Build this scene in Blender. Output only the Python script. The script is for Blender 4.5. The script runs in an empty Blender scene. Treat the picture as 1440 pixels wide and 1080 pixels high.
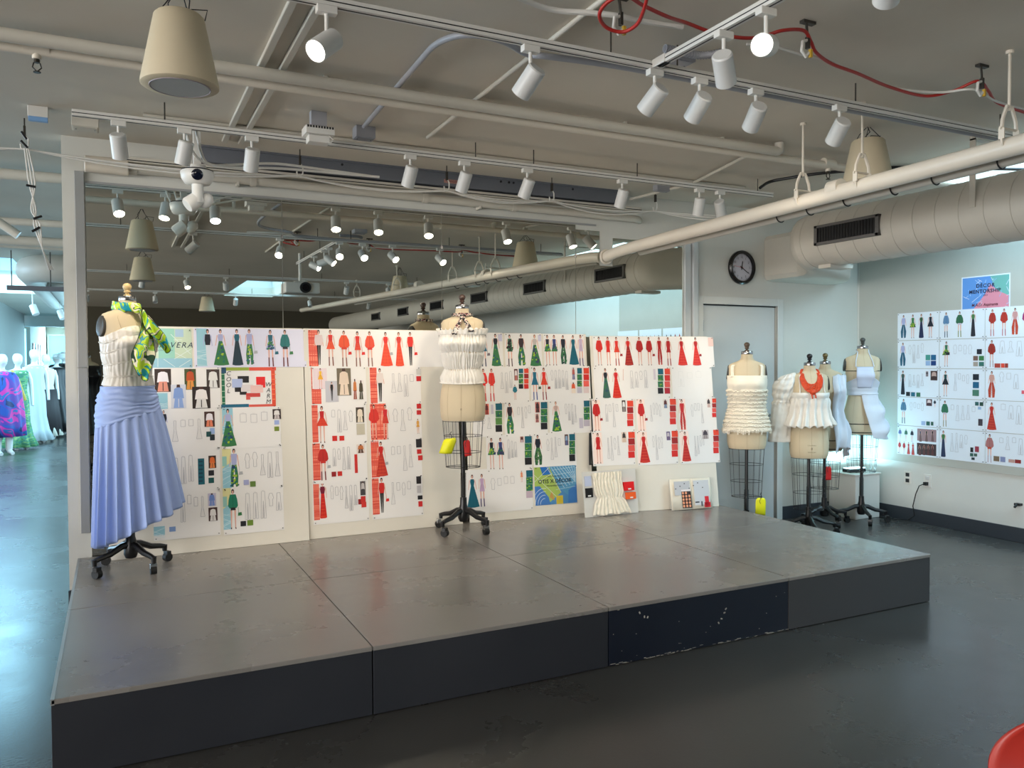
import bpy, bmesh, math, random
from mathutils import Vector, Matrix, noise
random.seed(7)
S = bpy.context.scene
COL = S.collection
PI = math.pi
# ------------------------------------------------------------------ camera, world, exposure
F_PX, PITCH, ROLL, YAW = 1124.9, -0.02687, -0.00437, 0.45965
CAM = Vector((0.2367, -3.3620, 1.5392))
FW = Vector((math.sin(YAW)*math.cos(PITCH), math.cos(YAW)*math.cos(PITCH), math.sin(PITCH)))
_r = Vector((math.cos(YAW), -math.sin(YAW), 0)); _u = _r.cross(FW)
RT = _r*math.cos(ROLL)+_u*math.sin(ROLL); UP = -_r*math.sin(ROLL)+_u*math.cos(ROLL)
cd = bpy.data.cameras.new('camera'); cam = bpy.data.objects.new('camera', cd); COL.objects.link(cam)
m3 = Matrix((RT, UP, -FW)).transposed(); cam.matrix_world = Matrix.Translation(CAM) @ m3.to_4x4()
cd.sensor_width = 36; cd.lens = F_PX*36/1440; cd.clip_start = .05; cd.clip_end = 100
S.camera = cam
S.view_settings.view_transform = 'Standard'; S.view_settings.look = 'None'
S.view_settings.gamma = 1; S.view_settings.use_curve_mapping = False
S.view_settings.exposure = 0.5
S.cycles.use_denoising = True; S.cycles.max_bounces = 7; S.cycles.diffuse_bounces = 4; S.cycles.sample_clamp_indirect = 6
W = bpy.data.worlds.new('world'); S.world = W; W.use_nodes = True
W.node_tree.nodes['Background'].inputs[0].default_value = (.55, .75, 1, 1)
W.node_tree.nodes['Background'].inputs[1].default_value = .6
def area(name, loc, to, sx, sy, power, col):
    l = bpy.data.lights.new(name, 'AREA'); l.shape = 'RECTANGLE'; l.size = sx; l.size_y = sy; l.energy = power; l.color = col
    o = bpy.data.objects.new(name, l); COL.objects.link(o); o.location = loc
    o.rotation_euler = (Vector(to)-Vector(loc)).to_track_quat('-Z', 'Y').to_euler(); o['kind'] = 'helper'
    return o
SPOT_E = 21.0
WARM = (1, .86, .68); COOL = (.42, .80, 1)
area('ambient_fill_left_wall', (-8.8, -5.5, 1.7), (0, -5.5, 1.9), 14, 2.4, 900, (1, .925, .86))  # added soft fill for the room, placed where the mirror cannot show it
area('daylight_left_window_corridor', (-8.8, 8.6, 1.7), (0, 8.6, .8), 7, 2.4, 560, (.50, .78, 1))
area('daylight_corridor_windows', (-1.2, 30.5, 1.7), (-1.2, 10, 1.0), 3, 2.2, 420, (.42, .82, 1))
area('daylight_corridor_side_windows', (1.9, 14, 1.7), (-2, 14, .8), 9, 1.8, 330, (.45, .8, 1))
area('daylight_skylight', (2.8, -8.0, 3.38), (2.8, -8.0, 0), 1.0, 3.2, 45, (.45, .78, 1))
area('daylight_corridor_skylight', (-2.3, 12.5, 3.38), (-2.3, 12.5, 0), 2.4, 6.0, 330, (.38, .78, 1))
area('daylight_side_skylight', (6.35, -1.4, 3.38), (6.35, -1.4, 0), 1.1, 4.6, 95, (.60, .86, 1))

def at(x, y, ax, v):
    d = FW*F_PX+RT*(x-720)+UP*(540-y); i = 'XYZ'.index(ax)
    return CAM+d*((v-CAM[i])/d[i])
# ------------------------------------------------------------------ materials
def lin(c):
    o = []
    for v in c[:3]:
        v /= 255.0
        o.append(v/12.92 if v <= .04045 else ((v+.055)/1.055)**2.4)
    return (*o, 1)
MATS = {}
def mat(name, col, rough=.5, metal=0, bump=0, bscale=40, var=0, vscale=3, spec=.5, coat=0, emis=None, estr=0, stretch=None, trans=0, col2=None):
    if name in MATS: return MATS[name]
    m = bpy.data.materials.new(name); m.use_nodes = True; nt = m.node_tree; N = nt.nodes; L = nt.links
    b = N['Principled BSDF']; c = lin(col)
    b.inputs['Base Color'].default_value = c; b.inputs['Roughness'].default_value = rough
    b.inputs['Metallic'].default_value = metal; b.inputs['Specular IOR Level'].default_value = spec
    b.inputs['Coat Weight'].default_value = coat
    if trans: b.inputs['Transmission Weight'].default_value = trans
    if emis: b.inputs['Emission Color'].default_value = lin(emis); b.inputs['Emission Strength'].default_value = estr
    tc = N.new('ShaderNodeTexCoord'); mp = N.new('ShaderNodeMapping'); L.new(tc.outputs['Object'], mp.inputs['Vector'])
    if stretch: mp.inputs['Scale'].default_value = stretch
    if var:
        n = N.new('ShaderNodeTexNoise'); n.inputs['Scale'].default_value = vscale; n.inputs['Detail'].default_value = 6; n.inputs['Roughness'].default_value = .6
        L.new(mp.outputs[0], n.inputs['Vector'])
        r = N.new('ShaderNodeValToRGB'); L.new(n.outputs['Fac'], r.inputs['Fac'])
        r.color_ramp.elements[0].position = .3; r.color_ramp.elements[1].position = .7
        if col2: r.color_ramp.elements[0].color = lin(col2); r.color_ramp.elements[1].color = c
        else:
            r.color_ramp.elements[0].color = tuple(v*(1-var) for v in c[:3])+(1,); r.color_ramp.elements[1].color = tuple(min(1, v*(1+var)) for v in c[:3])+(1,)
        L.new(r.outputs['Color'], b.inputs['Base Color'])
        rr = N.new('ShaderNodeMapRange'); L.new(n.outputs['Fac'], rr.inputs[0]); rr.inputs[3].default_value = max(.02, rough-.1); rr.inputs[4].default_value = min(1, rough+.1)
        L.new(rr.outputs[0], b.inputs['Roughness'])
    if bump:
        n2 = N.new('ShaderNodeTexNoise'); n2.inputs['Scale'].default_value = bscale; n2.inputs['Detail'].default_value = 4
        L.new(mp.outputs[0], n2.inputs['Vector']); bp = N.new('ShaderNodeBump'); bp.inputs['Strength'].default_value = bump; bp.inputs['Distance'].default_value = .01
        L.new(n2.outputs['Fac'], bp.inputs['Height']); L.new(bp.outputs[0], b.inputs['Normal'])
    MATS[name] = m; return m
def scuffed(name, base, light, rough, s1=1.4, thr=.6):
    """painted or polished surface with cloudy wear, fine specks and scratches"""
    m = mat(name, base, rough, bump=.03, bscale=60); nt = m.node_tree; N = nt.nodes; L = nt.links; b = N['Principled BSDF']
    tc = N.new('ShaderNodeNewGeometry')
    def nz(sc, det, a, c, vec=None, st=None):
        n = N.new('ShaderNodeTexNoise'); n.inputs['Scale'].default_value = sc; n.inputs['Detail'].default_value = det; n.inputs['Roughness'].default_value = .62
        if st:
            mp = N.new('ShaderNodeMapping'); mp.inputs['Scale'].default_value = st; mp.inputs['Rotation'].default_value = (0, 0, .4); L.new(tc.outputs['Position'], mp.inputs[0]); L.new(mp.outputs[0], n.inputs['Vector'])
        else: L.new(tc.outputs['Position'], n.inputs['Vector'])
        r = N.new('ShaderNodeMapRange'); r.inputs[1].default_value = a; r.inputs[2].default_value = c; L.new(n.outputs['Fac'], r.inputs[0]); return r.outputs[0]
    cloud = nz(s1, 8, .35, .68); speck = nz(38, 3, .69, .76); scr = nz(16, 3, .69, .75, st=(.35, 5, 1))
    ad = N.new('ShaderNodeMath'); ad.operation = 'MULTIPLY_ADD'; L.new(speck, ad.inputs[0]); ad.inputs[1].default_value = .9; L.new(cloud, ad.inputs[2])
    ad2 = N.new('ShaderNodeMath'); ad2.operation = 'MULTIPLY_ADD'; ad2.use_clamp = True; L.new(scr, ad2.inputs[0]); ad2.inputs[1].default_value = .35; L.new(ad.outputs[0], ad2.inputs[2])
    mx = N.new('ShaderNodeMix'); mx.data_type = 'RGBA'; L.new(ad2.outputs[0], mx.inputs['Factor']); mx.inputs['A'].default_value = lin(base); mx.inputs['B'].default_value = lin(light)
    L.new(mx.outputs['Result'], b.inputs['Base Color'])
    rr = N.new('ShaderNodeMapRange'); L.new(cloud, rr.inputs[0]); rr.inputs[3].default_value = rough-.07; rr.inputs[4].default_value = rough+.1; L.new(rr.outputs[0], b.inputs['Roughness'])
    return m
def patterned(name, cols, scale, rough=.6, distort=1.0, stretch=(1, 1, 1)):
    m = mat(name, cols[0], rough); nt = m.node_tree; N = nt.nodes; L = nt.links; b = N['Principled BSDF']
    tc = N.new('ShaderNodeTexCoord'); mp = N.new('ShaderNodeMapping'); mp.inputs['Scale'].default_value = stretch
    n = N.new('ShaderNodeTexNoise'); n.inputs['Scale'].default_value = scale; n.inputs['Detail'].default_value = 1.5; n.inputs['Distortion'].default_value = distort
    r = N.new('ShaderNodeValToRGB'); r.color_ramp.interpolation = 'CONSTANT'
    k = len(cols)
    while len(r.color_ramp.elements) < k: r.color_ramp.elements.new(.5)
    for i, c in enumerate(cols):
        r.color_ramp.elements[i].position = 0 if i == 0 else .3+.42*i/k
        r.color_ramp.elements[i].color = lin(c)
    L.new(tc.outputs['Object'], mp.inputs[0]); L.new(mp.outputs[0], n.inputs['Vector']); L.new(n.outputs['Fac'], r.inputs[0]); L.new(r.outputs[0], b.inputs['Base Color'])
    return m
def vcol(name, rough=.45):
    m = bpy.data.materials.new(name); m.use_nodes = True; nt = m.node_tree
    a = nt.nodes.new('ShaderNodeVertexColor'); a.layer_name = 'Col'; b = nt.nodes['Principled BSDF']; b.inputs['Roughness'].default_value = rough
    nt.links.new(a.outputs['Color'], b.inputs['Base Color']); MATS[name] = m; return m
M_CEIL = mat('painted_concrete_ceiling', (208, 200, 186), .75, bump=.12, bscale=9, var=.05, vscale=1.2)
M_WALL = mat('white_wall_paint', (205, 205, 198), .6, bump=.03, bscale=80, var=.02)
M_WALLR = mat('right_wall_paint', (208, 210, 206), .55, bump=.03, bscale=80, var=.02)
M_FLOOR = scuffed('polished_concrete_floor', (60, 59, 57), (74, 73, 71), .27, .55)
M_TOP = scuffed('grey_painted_hardboard', (126, 122, 117), (146, 141, 135), .27, 1.1)
M_SKA = scuffed('dark_slate_riser_paint', (42, 44, 50), (48, 50, 56), .42, 1.0)
M_SKB = scuffed('blue_black_riser_paint', (17, 24, 38), (23, 30, 44), .38, 1.0)
M_SKC = scuffed('charcoal_riser_paint', (60, 60, 62), (66, 66, 68), .5, 1.0)
M_PIPE = mat('white_pipe_paint', (200, 195, 183), .42, var=.03, bump=.03, bscale=30)
M_PIPEB = mat('bright_pipe_paint', (216, 207, 192), .4, var=.03)
M_DUCT = mat('grey_white_duct_paint', (186, 181, 170), .5, var=.05, vscale=2, bump=.04, bscale=25)
M_WHITE = mat('white_powder_coat', (214, 212, 206), .38)
M_WCYL = mat('white_spot_housing', (206, 206, 203), .4)
M_DARK = mat('dark_slot', (22, 22, 24), .6)
M_BLACK = mat('black_cast_iron', (18, 18, 20), .35, spec=.5)
M_STEEL = mat('brushed_steel', (170, 170, 172), .25, metal=1)
M_ROD = mat('dark_threaded_rod', (70, 66, 60), .5, metal=.6)
M_BEAM = mat('slate_grey_beam', (104, 108, 116), .6, var=.06)
M_ALU = mat('grey_aluminium_trim', (158, 160, 160), .4, metal=.25)
M_BASE = mat('dark_rubber_baseboard', (52, 58, 66), .5)
M_BOARD = mat('foam_board', (226, 221, 209), .6, var=.02)
M_PAPER = mat('white_paper', (236, 234, 232), .5, var=.015)
M_PAPERB = mat('bluish_white_paper', (224, 232, 242), .4, var=.01)
M_LINEN = mat('natural_linen', (206, 190, 160), .8, bump=.05, bscale=300, var=.03)
M_PLATE = mat('dark_arm_plate', (62, 60, 56), .45)
M_WOODF = mat('light_wood_finial', (205, 178, 128), .4, var=.08)
M_BRASS = mat('aged_brass_finial', (120, 105, 70), .35, metal=.6)
M_WFAB = mat('white_cotton', (233, 229, 221), .8, bump=.10, bscale=70)
M_CREAM = mat('cream_cotton', (236, 229, 212), .8, bump=.10, bscale=60)
M_COOLFAB = mat('cool_white_cotton', (214, 221, 232), .7, bump=.08, bscale=50)
M_SATIN = mat('white_satin', (222, 217, 208), .38, bump=.12, bscale=30, stretch=(1, 1, .4))
M_BLUE = mat('periwinkle_cotton', (156, 177, 226), .72, bump=.06, bscale=50)
M_RUBBER = mat('rubber_black', (14, 14, 15), .6)
M_LENS = mat('glowing_lens', (255, 250, 240), .3, emis=(255, 244, 225), estr=26)
M_LENSC = mat('cool_glowing_lens', (255, 255, 255), .3, emis=(238, 244, 255), estr=20)
M_RED = mat('red_cable', (168, 38, 32), .45)
M_CORK = mat('beige_pinboard_fabric', (178, 179, 172), .85, bump=.05, bscale=200, var=.03)
M_BLUEFAB = mat('cyan_window_glow', (120, 220, 255), .5, emis=(110, 205, 245), estr=1.6)
M_SKYPANE = mat('daylight_pane', (200, 230, 255), .4, emis=(118, 200, 246), estr=.8)
M_SCARF = patterned('lime_and_teal_silk', [(150, 190, 20), (176, 212, 24), (20, 150, 170), (186, 220, 40), (236, 232, 205), (30, 70, 50), (168, 206, 30)], 8, .4, 1.2)
M_SCARFB = patterned('patterned_neck_scarf', [(24, 20, 26), (40, 30, 36), (225, 215, 200), (120, 40, 50), (24, 20, 26)], 45, .5, .5)
M_ORANGE = mat('orange_cord', (214, 72, 30), .55, var=.15, vscale=60)
M_CHAIR = mat('red_moulded_plastic', (178, 52, 42), .4, coat=.1)
M_YELLOW = mat('yellow_tag_card', (226, 226, 20), .5)
M_TAGR = mat('red_tag_card', (200, 30, 30), .5)
M_CONE = mat('cream_speaker_shell', (196, 183, 156), .6, var=.04)
M_GRILLE = mat('grey_speaker_grille', (168, 170, 168), .7, bump=.3, bscale=400)
M_GREYC = mat('blue_grey_conduit', (158, 159, 165), .5, metal=.1)
M_PRINT = vcol('printed_ink'); M_PRINT2 = vcol('printed_ink_gloss', .3)
mm = bpy.data.materials.new('mirror_glass'); mm.use_nodes = True; bb = mm.node_tree.nodes['Principled BSDF']
bb.inputs['Base Color'].default_value = (.66, .67, .62, 1); bb.inputs['Metallic'].default_value = 1; bb.inputs['Roughness'].default_value = .008; M_MIRROR = mm
# ------------------------------------------------------------------ mesh builder
class MB:
    def __init__(s): s.v = []; s.f = []; s.c = []; s.cur = (255, 255, 255)
    def add(s, vs, fs):
        k = len(s.v); s.v += [Vector(p) for p in vs]
        for f in fs: s.f.append([i+k for i in f]); s.c.append(s.cur)
        return s
    def box(s, c, d, R=None):
        x, y, z = d[0]/2, d[1]/2, d[2]/2; c = Vector(c)
        P = [Vector(q) for q in ((-x,-y,-z),(x,-y,-z),(x,y,-z),(-x,y,-z),(-x,-y,z),(x,-y,z),(x,y,z),(-x,y,z))]
        if R is not None: P = [R @ q for q in P]
        return s.add([c+q for q in P], [(0,3,2,1),(4,5,6,7),(0,1,5,4),(1,2,6,5),(2,3,7,6),(3,0,4,7)])
    def span(s, a, b): return s.box([(a[i]+b[i])/2 for i in range(3)], [abs(b[i]-a[i]) for i in range(3)])
    def rings(s, rs, cap=True, closed=False):
        n = len(rs[0]); k = len(s.v); vs = [p for r in rs for p in r]; fs = []
        m = len(rs)
        for i in range(m if closed else m-1):
            j = (i+1) % m
            for a in range(n):
                b = (a+1) % n; fs.append((i*n+a, i*n+b, j*n+b, j*n+a))
        if cap and not closed: fs.append(tuple(reversed(range(n)))); fs.append(tuple((m-1)*n+a for a in range(n)))
        return s.add(vs, fs)
    def cyl(s, p0, p1, r0, r1=None, n=12, cap=True):
        r1 = r0 if r1 is None else r1; p0 = Vector(p0); p1 = Vector(p1); q = (p1-p0).to_track_quat('Z', 'Y')
        rs = [[p+q @ Vector((r*math.cos(2*PI*a/n), r*math.sin(2*PI*a/n), 0)) for a in range(n)] for p, r in ((p0, r0), (p1, r1))]
        return s.rings(rs, cap)
    def tube(s, pts, r, n=8, closed=False, rf=None):
        pts = [Vector(p) for p in pts]; m = len(pts); rs = []; pq = None
        for i, p in enumerate(pts):
            a = pts[(i-1) % m] if (i or closed) else p; b = pts[(i+1) % m] if (i < m-1 or closed) else p
            t = (b-a).normalized()
            if pq is None: nx = t.orthogonal().normalized()
            else:
                nx = pq - t*pq.dot(t); nx = nx.normalized() if nx.length > 1e-6 else t.orthogonal().normalized()
            pq = nx; ny = t.cross(nx); rr = rf(i/(m-1 or 1)) if rf else r
            rs.append([p+nx*rr*math.cos(2*PI*k/n)+ny*rr*math.sin(2*PI*k/n) for k in range(n)])
        return s.rings(rs, not closed, closed)
    def lathe(s, prof, c=(0, 0, 0), n=24, R=None):
        c = Vector(c); rs = []
        for r, z in prof:
            ring = [Vector((r*math.cos(2*PI*a/n), r*math.sin(2*PI*a/n), z)) for a in range(n)]
            rs.append([c+(R @ q if R is not None else q) for q in ring])
        return s.rings(rs)
    def torus(s, c, R, r, n=32, m=6, ax='Z', sy=1):
        c = Vector(c); pts = []
        for i in range(n):
            a = 2*PI*i/n; p = (R*math.cos(a), R*sy*math.sin(a), 0)
            pts.append(c+Vector(p if ax == 'Z' else ((p[0], 0, p[1]) if ax == 'Y' else (0, p[0], p[1]))))
        return s.tube(pts, r, m, True)
    def grid(s, fn, nu, nv):
        vs = [fn(i/nu, j/nv) for j in range(nv+1) for i in range(nu+1)]
        return s.add(vs, [(j*(nu+1)+i, j*(nu+1)+i+1, (j+1)*(nu+1)+i+1, (j+1)*(nu+1)+i) for j in range(nv) for i in range(nu)])
    def build(s, name, m, parent=None, smooth=None, bevel=0, solid=0, subd=0, origin=None):
        me = bpy.data.meshes.new(name); o = bpy.data.objects.new(name, me)
        if origin is None: origin = Vector((0, 0, 0))
        origin = Vector(origin)
        me.from_pydata([tuple(p-origin) for p in s.v], [], s.f); me.update()
        if any(c != (255, 255, 255) for c in s.c):
            ca = me.color_attributes.new('Col', 'FLOAT_COLOR', 'CORNER'); k = 0; cache = {}; buf = []
            for p, c in zip(me.polygons, s.c):
                if c not in cache: cache[c] = lin(c)
                buf += list(cache[c])*p.loop_total
            ca.data.foreach_set('color', buf)
        me.materials.append(m)
        if smooth is not None:
            me.polygons.foreach_set('use_smooth', [True]*len(me.polygons)); me.set_sharp_from_angle(angle=math.radians(smooth))
        if solid: md = o.modifiers.new('thickness', 'SOLIDIFY'); md.thickness = solid; md.offset = 0
        if bevel: md = o.modifiers.new('bevel', 'BEVEL'); md.width = bevel; md.segments = 2; md.limit_method = 'ANGLE'
        if subd: md = o.modifiers.new('smooth', 'SUBSURF'); md.levels = subd; md.render_levels = subd
        COL.objects.link(o); o.location = origin
        if parent is not None:
            o.parent = parent
        return o
def tag(o, label, cat, group=None, kind=None):
    o['label'] = label
    if cat: o['category'] = cat
    if group: o['group'] = group
    if kind: o['kind'] = kind
    return o
def thing(name, loc, label, cat, group=None, rz=0):
    o = bpy.data.objects.new(name, None); COL.objects.link(o); o.location = loc; o.rotation_euler = (0, 0, rz); o.empty_display_size = .1
    return tag(o, label, cat, group)
def struct(o, label=None):
    o['kind'] = 'structure'
    if label: o['label'] = label
    return o
def copy_tree(o, parent=None):
    c = o.copy(); COL.objects.link(c); c.parent = parent
    for ch in o.children: copy_tree(ch, c)
    return c
def text_mesh(body, size, mat_, parent, M, font_shear=0, name='lettering', bold=0, spacing=1.0):
    cu = bpy.data.curves.new('t', 'FONT'); cu.body = body; cu.size = size; cu.shear = font_shear; cu.align_x = 'CENTER'; cu.align_y = 'CENTER'; cu.offset = bold; cu.space_character = spacing; cu.resolution_u = 3
    t = bpy.data.objects.new('t', cu); COL.objects.link(t); dg = bpy.context.evaluated_depsgraph_get(); dg.update()
    me = bpy.data.meshes.new_from_object(t.evaluated_get(dg)); bpy.data.objects.remove(t); me.name = name; me.transform(M); me.materials.clear(); me.materials.append(mat_)
    o = bpy.data.objects.new(name, me); COL.objects.link(o)
    if parent is not None: o.parent = parent
    return o
# ------------------------------------------------------------------ room shell
YW = 2.43; ZC = 2.98; XR = 7.06
b = MB().span((-9, -14.4, -.12), (9.5, 31, 0)); struct(b.build('floor', M_FLOOR))
# ceiling with the skylight opening left free
holes = [(2.3, 3.3, -9.7, -6.3), (5.75, 6.95, -3.8, 1.0), (-3.6, -1.0, 9.4, 15.6)]
b = MB(); xs = sorted({-9, 9.5, *[h[0] for h in holes], *[h[1] for h in holes]}); ys = sorted({-14.4, 31, *[h[2] for h in holes], *[h[3] for h in holes]})
for xa, xb in zip(xs, xs[1:]):
    run = None
    for ya, yb in zip(ys, ys[1:]):
        if any(h[0] <= xa and xb <= h[1] and h[2] <= ya and yb <= h[3] for h in holes):
            if run: b.span((xa, run[0], ZC), (xb, run[1], ZC+.2)); run = None
        else: run = (run[0] if run else ya, yb)
    if run: b.span((xa, run[0], ZC), (xb, run[1], ZC+.2))
struct(b.build('ceiling', M_CEIL))
for n_, (sx0, sx1, sy0, sy1) in enumerate(holes):
    b = MB().span((sx0-.05, sy0-.05, ZC+.45), (sx1+.05, sy1+.05, ZC+.5)); t = struct(b.build('window_skylight_%d' % (n_+1), M_SKYPANE), ['daylit skylight pane over the room behind the camera', 'daylit skylight strip above the gap between duct and right wall', 'cyan daylit skylight over the corridor mannequins'][n_])
    b = MB()
    for a, c in (((sx0-.06, sy0-.06, ZC+.2), (sx0, sy1+.06, ZC+.5)), ((sx1, sy0-.06, ZC+.2), (sx1+.06, sy1+.06, ZC+.5)), ((sx0, sy0-.06, ZC+.2), (sx1, sy0, ZC+.5)), ((sx0, sy1, ZC+.2), (sx1, sy1+.06, ZC+.5))): b.span(a, c)
    b.build('skylight_curb', M_WHITE, t)
# wall that carries the mirror, with the doorway cut out
b = MB(); DX0, DX1, DZ = 5.05, 5.96, 2.07
b.span((-.05, YW, 0), (DX0, YW+.16, ZC)); b.span((DX0, YW, DZ), (DX1, YW+.16, ZC)); b.span((DX1, YW, 0), (XR, YW+.16, ZC)); b.span((DX0, YW+.10, 0), (DX1, YW+.16, DZ))
struct(b.build('wall_back', M_WALL))
b = MB().span((XR, -14.4, 0), (XR+.15, YW+.16, ZC)); struct(b.build('wall_right', M_WALLR))
b = MB().span((-9, -14.4, 0), (XR, -14.25, ZC)); struct(b.build('wall_rear', mat('dark_olive_rear_wall', (74, 68, 54), .8)))
b = MB().span((-9.1, -14.4, 0), (-9, 31, ZC)); struct(b.build('wall_left', M_WALL))
b = MB().span((-9, 30.8, 0), (9.5, 31, ZC)); struct(b.build('wall_far', M_WALL))
# door
d = thing('door_1', (0, 0, 0), 'flush white door below the clock', None); del d['label']; struct(d)
MB().span((DX0+.012, YW+.02, .01), (DX1-.012, YW+.065, DZ-.012)).build('door_leaf', mat('door_paint', (196, 200, 199), .5, var=.02), d, bevel=.002)
b = MB(); b.span((DX0-.07, YW-.012, 0), (DX0, YW+.01, DZ+.07)); b.span((DX1, YW-.012, 0), (DX1+.07, YW+.01, DZ+.07)); b.span((DX0, YW-.012, DZ), (DX1, YW+.01, DZ+.07)); b.build('door_frame', mat('frame_paint', (208, 210, 206), .45), d, bevel=.002)
MB().span((DX0+.004, YW+.012, DZ-.012), (DX1-.004, YW+.03, DZ-.002)).build('door_gap', M_DARK, d)
for z in (.3, 1.05, 1.82): MB().cyl((DX0+.008, YW+.005, z), (DX0+.008, YW+.005, z+.1), .008).build('door_hinge', M_STEEL, d, smooth=40)
b = MB().cyl((DX1-.07, YW+.02, 1.02), (DX1-.07, YW-.05, 1.02), .012); b.cyl((DX1-.07, YW-.045, 1.02), (DX1-.18, YW-.045, 1.02), .01); b.build('door_handle', M_STEEL, d, smooth=40)
# baseboards and trims
struct(MB().span((DX1+.07, YW-.012, 0), (XR, YW, .125)).build('baseboard_back', M_BASE, bevel=.003))
struct(MB().span((XR-.012, -14.2, 0), (XR, YW-.012, .125)).build('baseboard_right', M_BASE, bevel=.003))
struct(MB().span((-.056, YW-.014, 0), (.075, YW, .10)).build('baseboard_left', M_BASE))
b = MB().span((.02, YW-.03, 1.52), (.075, YW, 2.76)); b.span((.02, YW-.024, .46), (.075, YW, 1.515)); struct(b.build('trim_1', M_ALU, bevel=.003), 'grey aluminium channel at the left end of the mirror')
b = MB().span((4.83, YW-.03, 0), (4.895, YW, 2.62)); b.span((4.905, YW-.055, 0), (4.955, YW, 2.62)); b.span((4.965, YW-.03, 0), (4.982, YW, 2.60)); b.span((4.83, YW-.03, 2.62), (4.98, YW, 2.66)); struct(b.build('trim_2', mat('white_aluminium_trim', (196, 200, 200), .35, metal=.15), bevel=.003), 'pale aluminium post between mirror and door')
struct(MB().span((.08, YW-.012, 2.69), (3.9, YW, 2.705)).build('trim_3', M_ALU), 'thin rail along the top of the mirror')
# corridor walls beyond the left end
struct(MB().span((-2.25, 15, 0), (-2.1, 23.5, ZC)).build('wall_corridor', mat('corridor_grey_wall', (150, 156, 152), .7, var=.04), None))
struct(MB().span((-2.2, 24.6, 0), (-2.05, 30.8, ZC)).build('wall_corridor_far', mat('corridor_beige_wall', (190, 184, 170), .7), None))
struct(MB().span((2.0, 2.6, 0), (2.1, 8, ZC)).build('wall_corridor_right', M_WALL))
struct(MB().span((-9, 24.0, 2.66), (9, 24.3, ZC)).build('trim_4', M_WALL), 'ceiling downstand far down the corridor')
struct(MB().span((-9, 7.3, 2.86), (9, 7.5, ZC)).build('trim_5', M_CEIL), 'ceiling downstand across the corridor')
for i, (x0, x1) in enumerate(((-1.95, -1.35), (-1.2, -.5), (-.35, .4))):
    w = struct(MB().span((x0, 30.70, .5), (x1, 30.74, 2.6)).build('window_%d' % (i+2), M_BLUEFAB), 'bright cyan window at the corridor end')
    fb = MB(); fb.span((x0-.06, 30.62, .44), (x0, 30.8, 2.66)); fb.span((x1, 30.62, .44), (x1+.06, 30.8, 2.66)); fb.span((x0, 30.62, 2.6), (x1, 30.8, 2.66)); fb.span((x0, 30.62, .44), (x1, 30.8, .5)); fb.build('window_frame', M_WHITE, w)
w = struct(MB().span((-2.17, 23.65, .2), (-2.14, 24.45, 2.6)).build('window_5', M_BLUEFAB), 'narrow cyan window beside the grey corridor wall')
for i, y0 in enumerate((-12.4, -8.9, -5.4, -1.9, 5.2, 8.7)):  # unseen windows added along the left wall for the fill and corridor daylight
    w = struct(MB().span((-8.96, y0, .5), (-8.93, y0+3.2, 2.8)).build('window_%d' % (i+6), M_SKYPANE), 'unseen daylit window added in the far left wall')
    fb = MB(); fb.span((-9, y0-.05, .45), (-8.9, y0, 2.85)); fb.span((-9, y0+3.2, .45), (-8.9, y0+3.25, 2.85)); fb.span((-9, y0, 2.8), (-8.9, y0+3.2, 2.85)); fb.span((-9, y0, .45), (-8.9, y0+3.2, .5)); fb.build('window_frame', M_WHITE, w)
# mirror panels
G = 'mirror panels on the back wall'
def mirror(pts, label):
    o = MB(); v = [(x, YW-.006, z) for x, z in pts]+[(x, YW, z) for x, z in pts]; n = len(pts)
    o.add(v, [tuple(range(n)), tuple(reversed(range(n, 2*n)))]+[(i, (i+1) % n+0, (i+1) % n+n, i+n)[::-1] for i in range(n)])
    return tag(o.build('mirror_panel', M_MIRROR), label, 'mirror', G)
g = .0022
mirror([(.08, .3), (1.30-g, .3), (1.30-g, 2.69), (.08, 2.69)], 'leftmost mirror panel, behind the form in the blue skirt')
mirror([(1.30+g, .3), (2.50-g, .3), (2.50-g, 2.69), (1.30+g, 2.69)], 'second mirror panel from the left, above the first red sketch board')
mirror([(2.50+g, .3), (3.70-g, .3), (3.70-g, 2.69), (2.50+g, 2.69)], 'third mirror panel from the left, above the teal and green sketches')
mirror([(3.70+g, .3), (4.825, .3), (4.825, 2.6), (4.07, 2.6), (4.07, 2.36), (3.935, 2.36), (3.935, 2.65), (3.70+g, 2.65)], 'rightmost mirror panel, notched around the large pipe end')
for x in (1.30, 2.50, 3.70):
    o = MB(); o.box((x, YW-.009, 2.43), (.014, .006, .03)); struct(o.build('trim_mirror_clip', M_STEEL), 'small metal clip on a mirror joint')
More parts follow.
